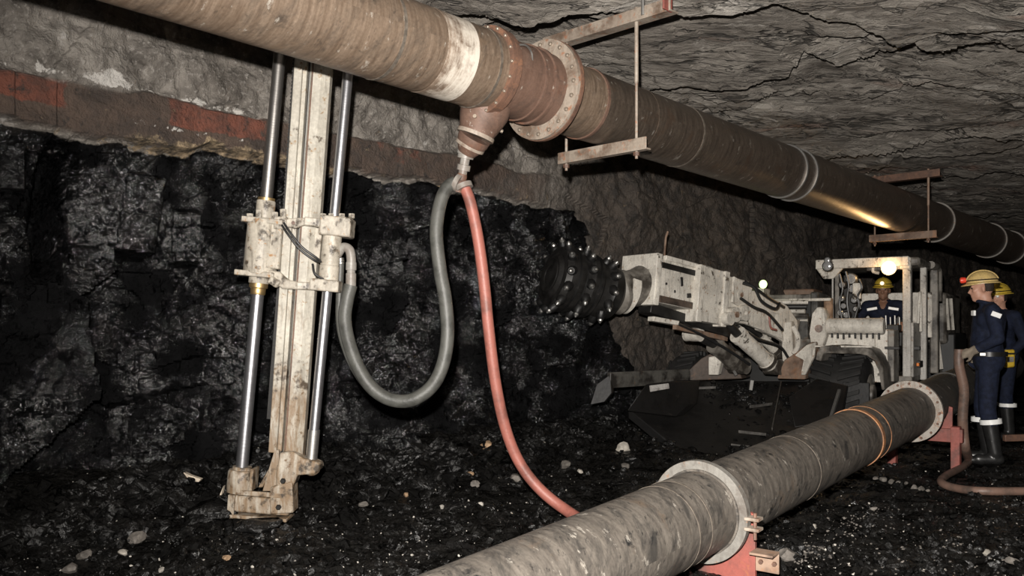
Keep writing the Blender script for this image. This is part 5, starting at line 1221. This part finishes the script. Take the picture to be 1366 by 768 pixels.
def area_toe(rg, n):
    u = rg.uniform(-2.2, 4.6, n); dn = np.abs(rg.normal(0, .35, n)) + .28; return np.stack([A.x + T.x * u + NW.x * dn, A.y + T.y * u + NW.y * dn], -1)
rubble('coal_talus', 2600, M['lump'], .015, .10, area_toe, 'heap of broken coal along the foot of the coal face', 5, 2.6)
rubble('pale_chips', 1500, M['chip'], .003, .013, area_main, 'tiny pale chips sprinkled over the coal floor', 8, 2.5)

def pile_on_apron():
    """loose coal lying on the apron plates"""
    rg = np.random.default_rng(12); me0 = [rock_mesh(1, 1.2, .9, .7, 700 + k, 1) for k in range(8)]
    pv = [(np.array([tuple(q.co) for q in m.vertices]), np.array([list(q.vertices) for q in m.polygons])) for m in me0]
    for m in me0: bpy.data.meshes.remove(m)
    V = []; Fc = []; b = 0
    for i in range(1500):
        py = 512 + 92 * rg.random(); px = rg.normal(955, 55); 
        if px < 870 + (py - 512) * .4 or px > 1075 - (py - 512) * .3: continue
        d = 9.98 - (py - 508) / 97 * 1.62; p = P(px, py, d); r = .008 + .045 * rg.random() ** 3.5; v, f = pv[i % 8]; a = rg.random() * 6.28
        q = v * r; q = np.stack([q[:, 0] * math.cos(a) - q[:, 1] * math.sin(a), q[:, 0] * math.sin(a) + q[:, 1] * math.cos(a), q[:, 2]], -1)
        V.append(q + np.array([p.x, p.y, p.z + r * .3])); Fc.append(f + b); b += len(v)
    me = bpy.data.meshes.new('apron_coal'); me.from_pydata(np.concatenate(V).tolist(), [], np.concatenate(Fc).tolist()); me.update(); me.materials.append(M['lump'])
    o = bpy.data.objects.new('apron_coal', me); link(o); tag(o, 'loose black coal heaped on the loading apron plates', 'rubble', None, 'stuff')
pile_on_apron()
rw = [(1168, 640), (1178, 641), (1189, 643), (1199, 646), (1209, 648), (1219, 651), (1229, 654), (1238, 656)]
for i, (px, py) in enumerate(rw):
    p = on_floor(px, py + (i % 3) - 1); r = (3.6 + (i * 7 % 4) * .7) * p.y / F; me = rock_mesh(r, 1.1, .9, .8, 400 + i, 2); me.materials.append(M['greys'])
    o = bpy.data.objects.new('grey_lump', me); link(o, None, Matrix.Translation(p + Vector((0, 0, r * .3))) @ Matrix.Rotation(i * 1.7, 4, 'Z')); tag(o, 'small grey lump, ' + ('leftmost', 'second from the left', 'third from the left', 'fourth from the left', 'fourth from the right', 'third from the right', 'second from the right', 'rightmost')[i] + ' in the row by the floor hose', 'stone', 'row of grey lumps beside the floor hose')

def area_grit(rg, n):
    k = n // 3; px = np.concatenate([rg.uniform(1010, 1400, n - k), 1060 + 110 * rg.random(k)]); py = np.concatenate([640 + 135 * rg.random(n - k) ** .7, np.zeros(k)])
    py[n - k:] = 742 - (px[n - k:] - 1060) * .55 + rg.normal(0, 11, k)
    d = CH * F / (py - HY); return np.stack([(px - CX) / F * d, d], -1)
rubble('pale_grit', 900, M['greys'], .003, .013, area_grit, 'pale grit sprinkled on the floor right of the foreground pipe', 15, 2.2)
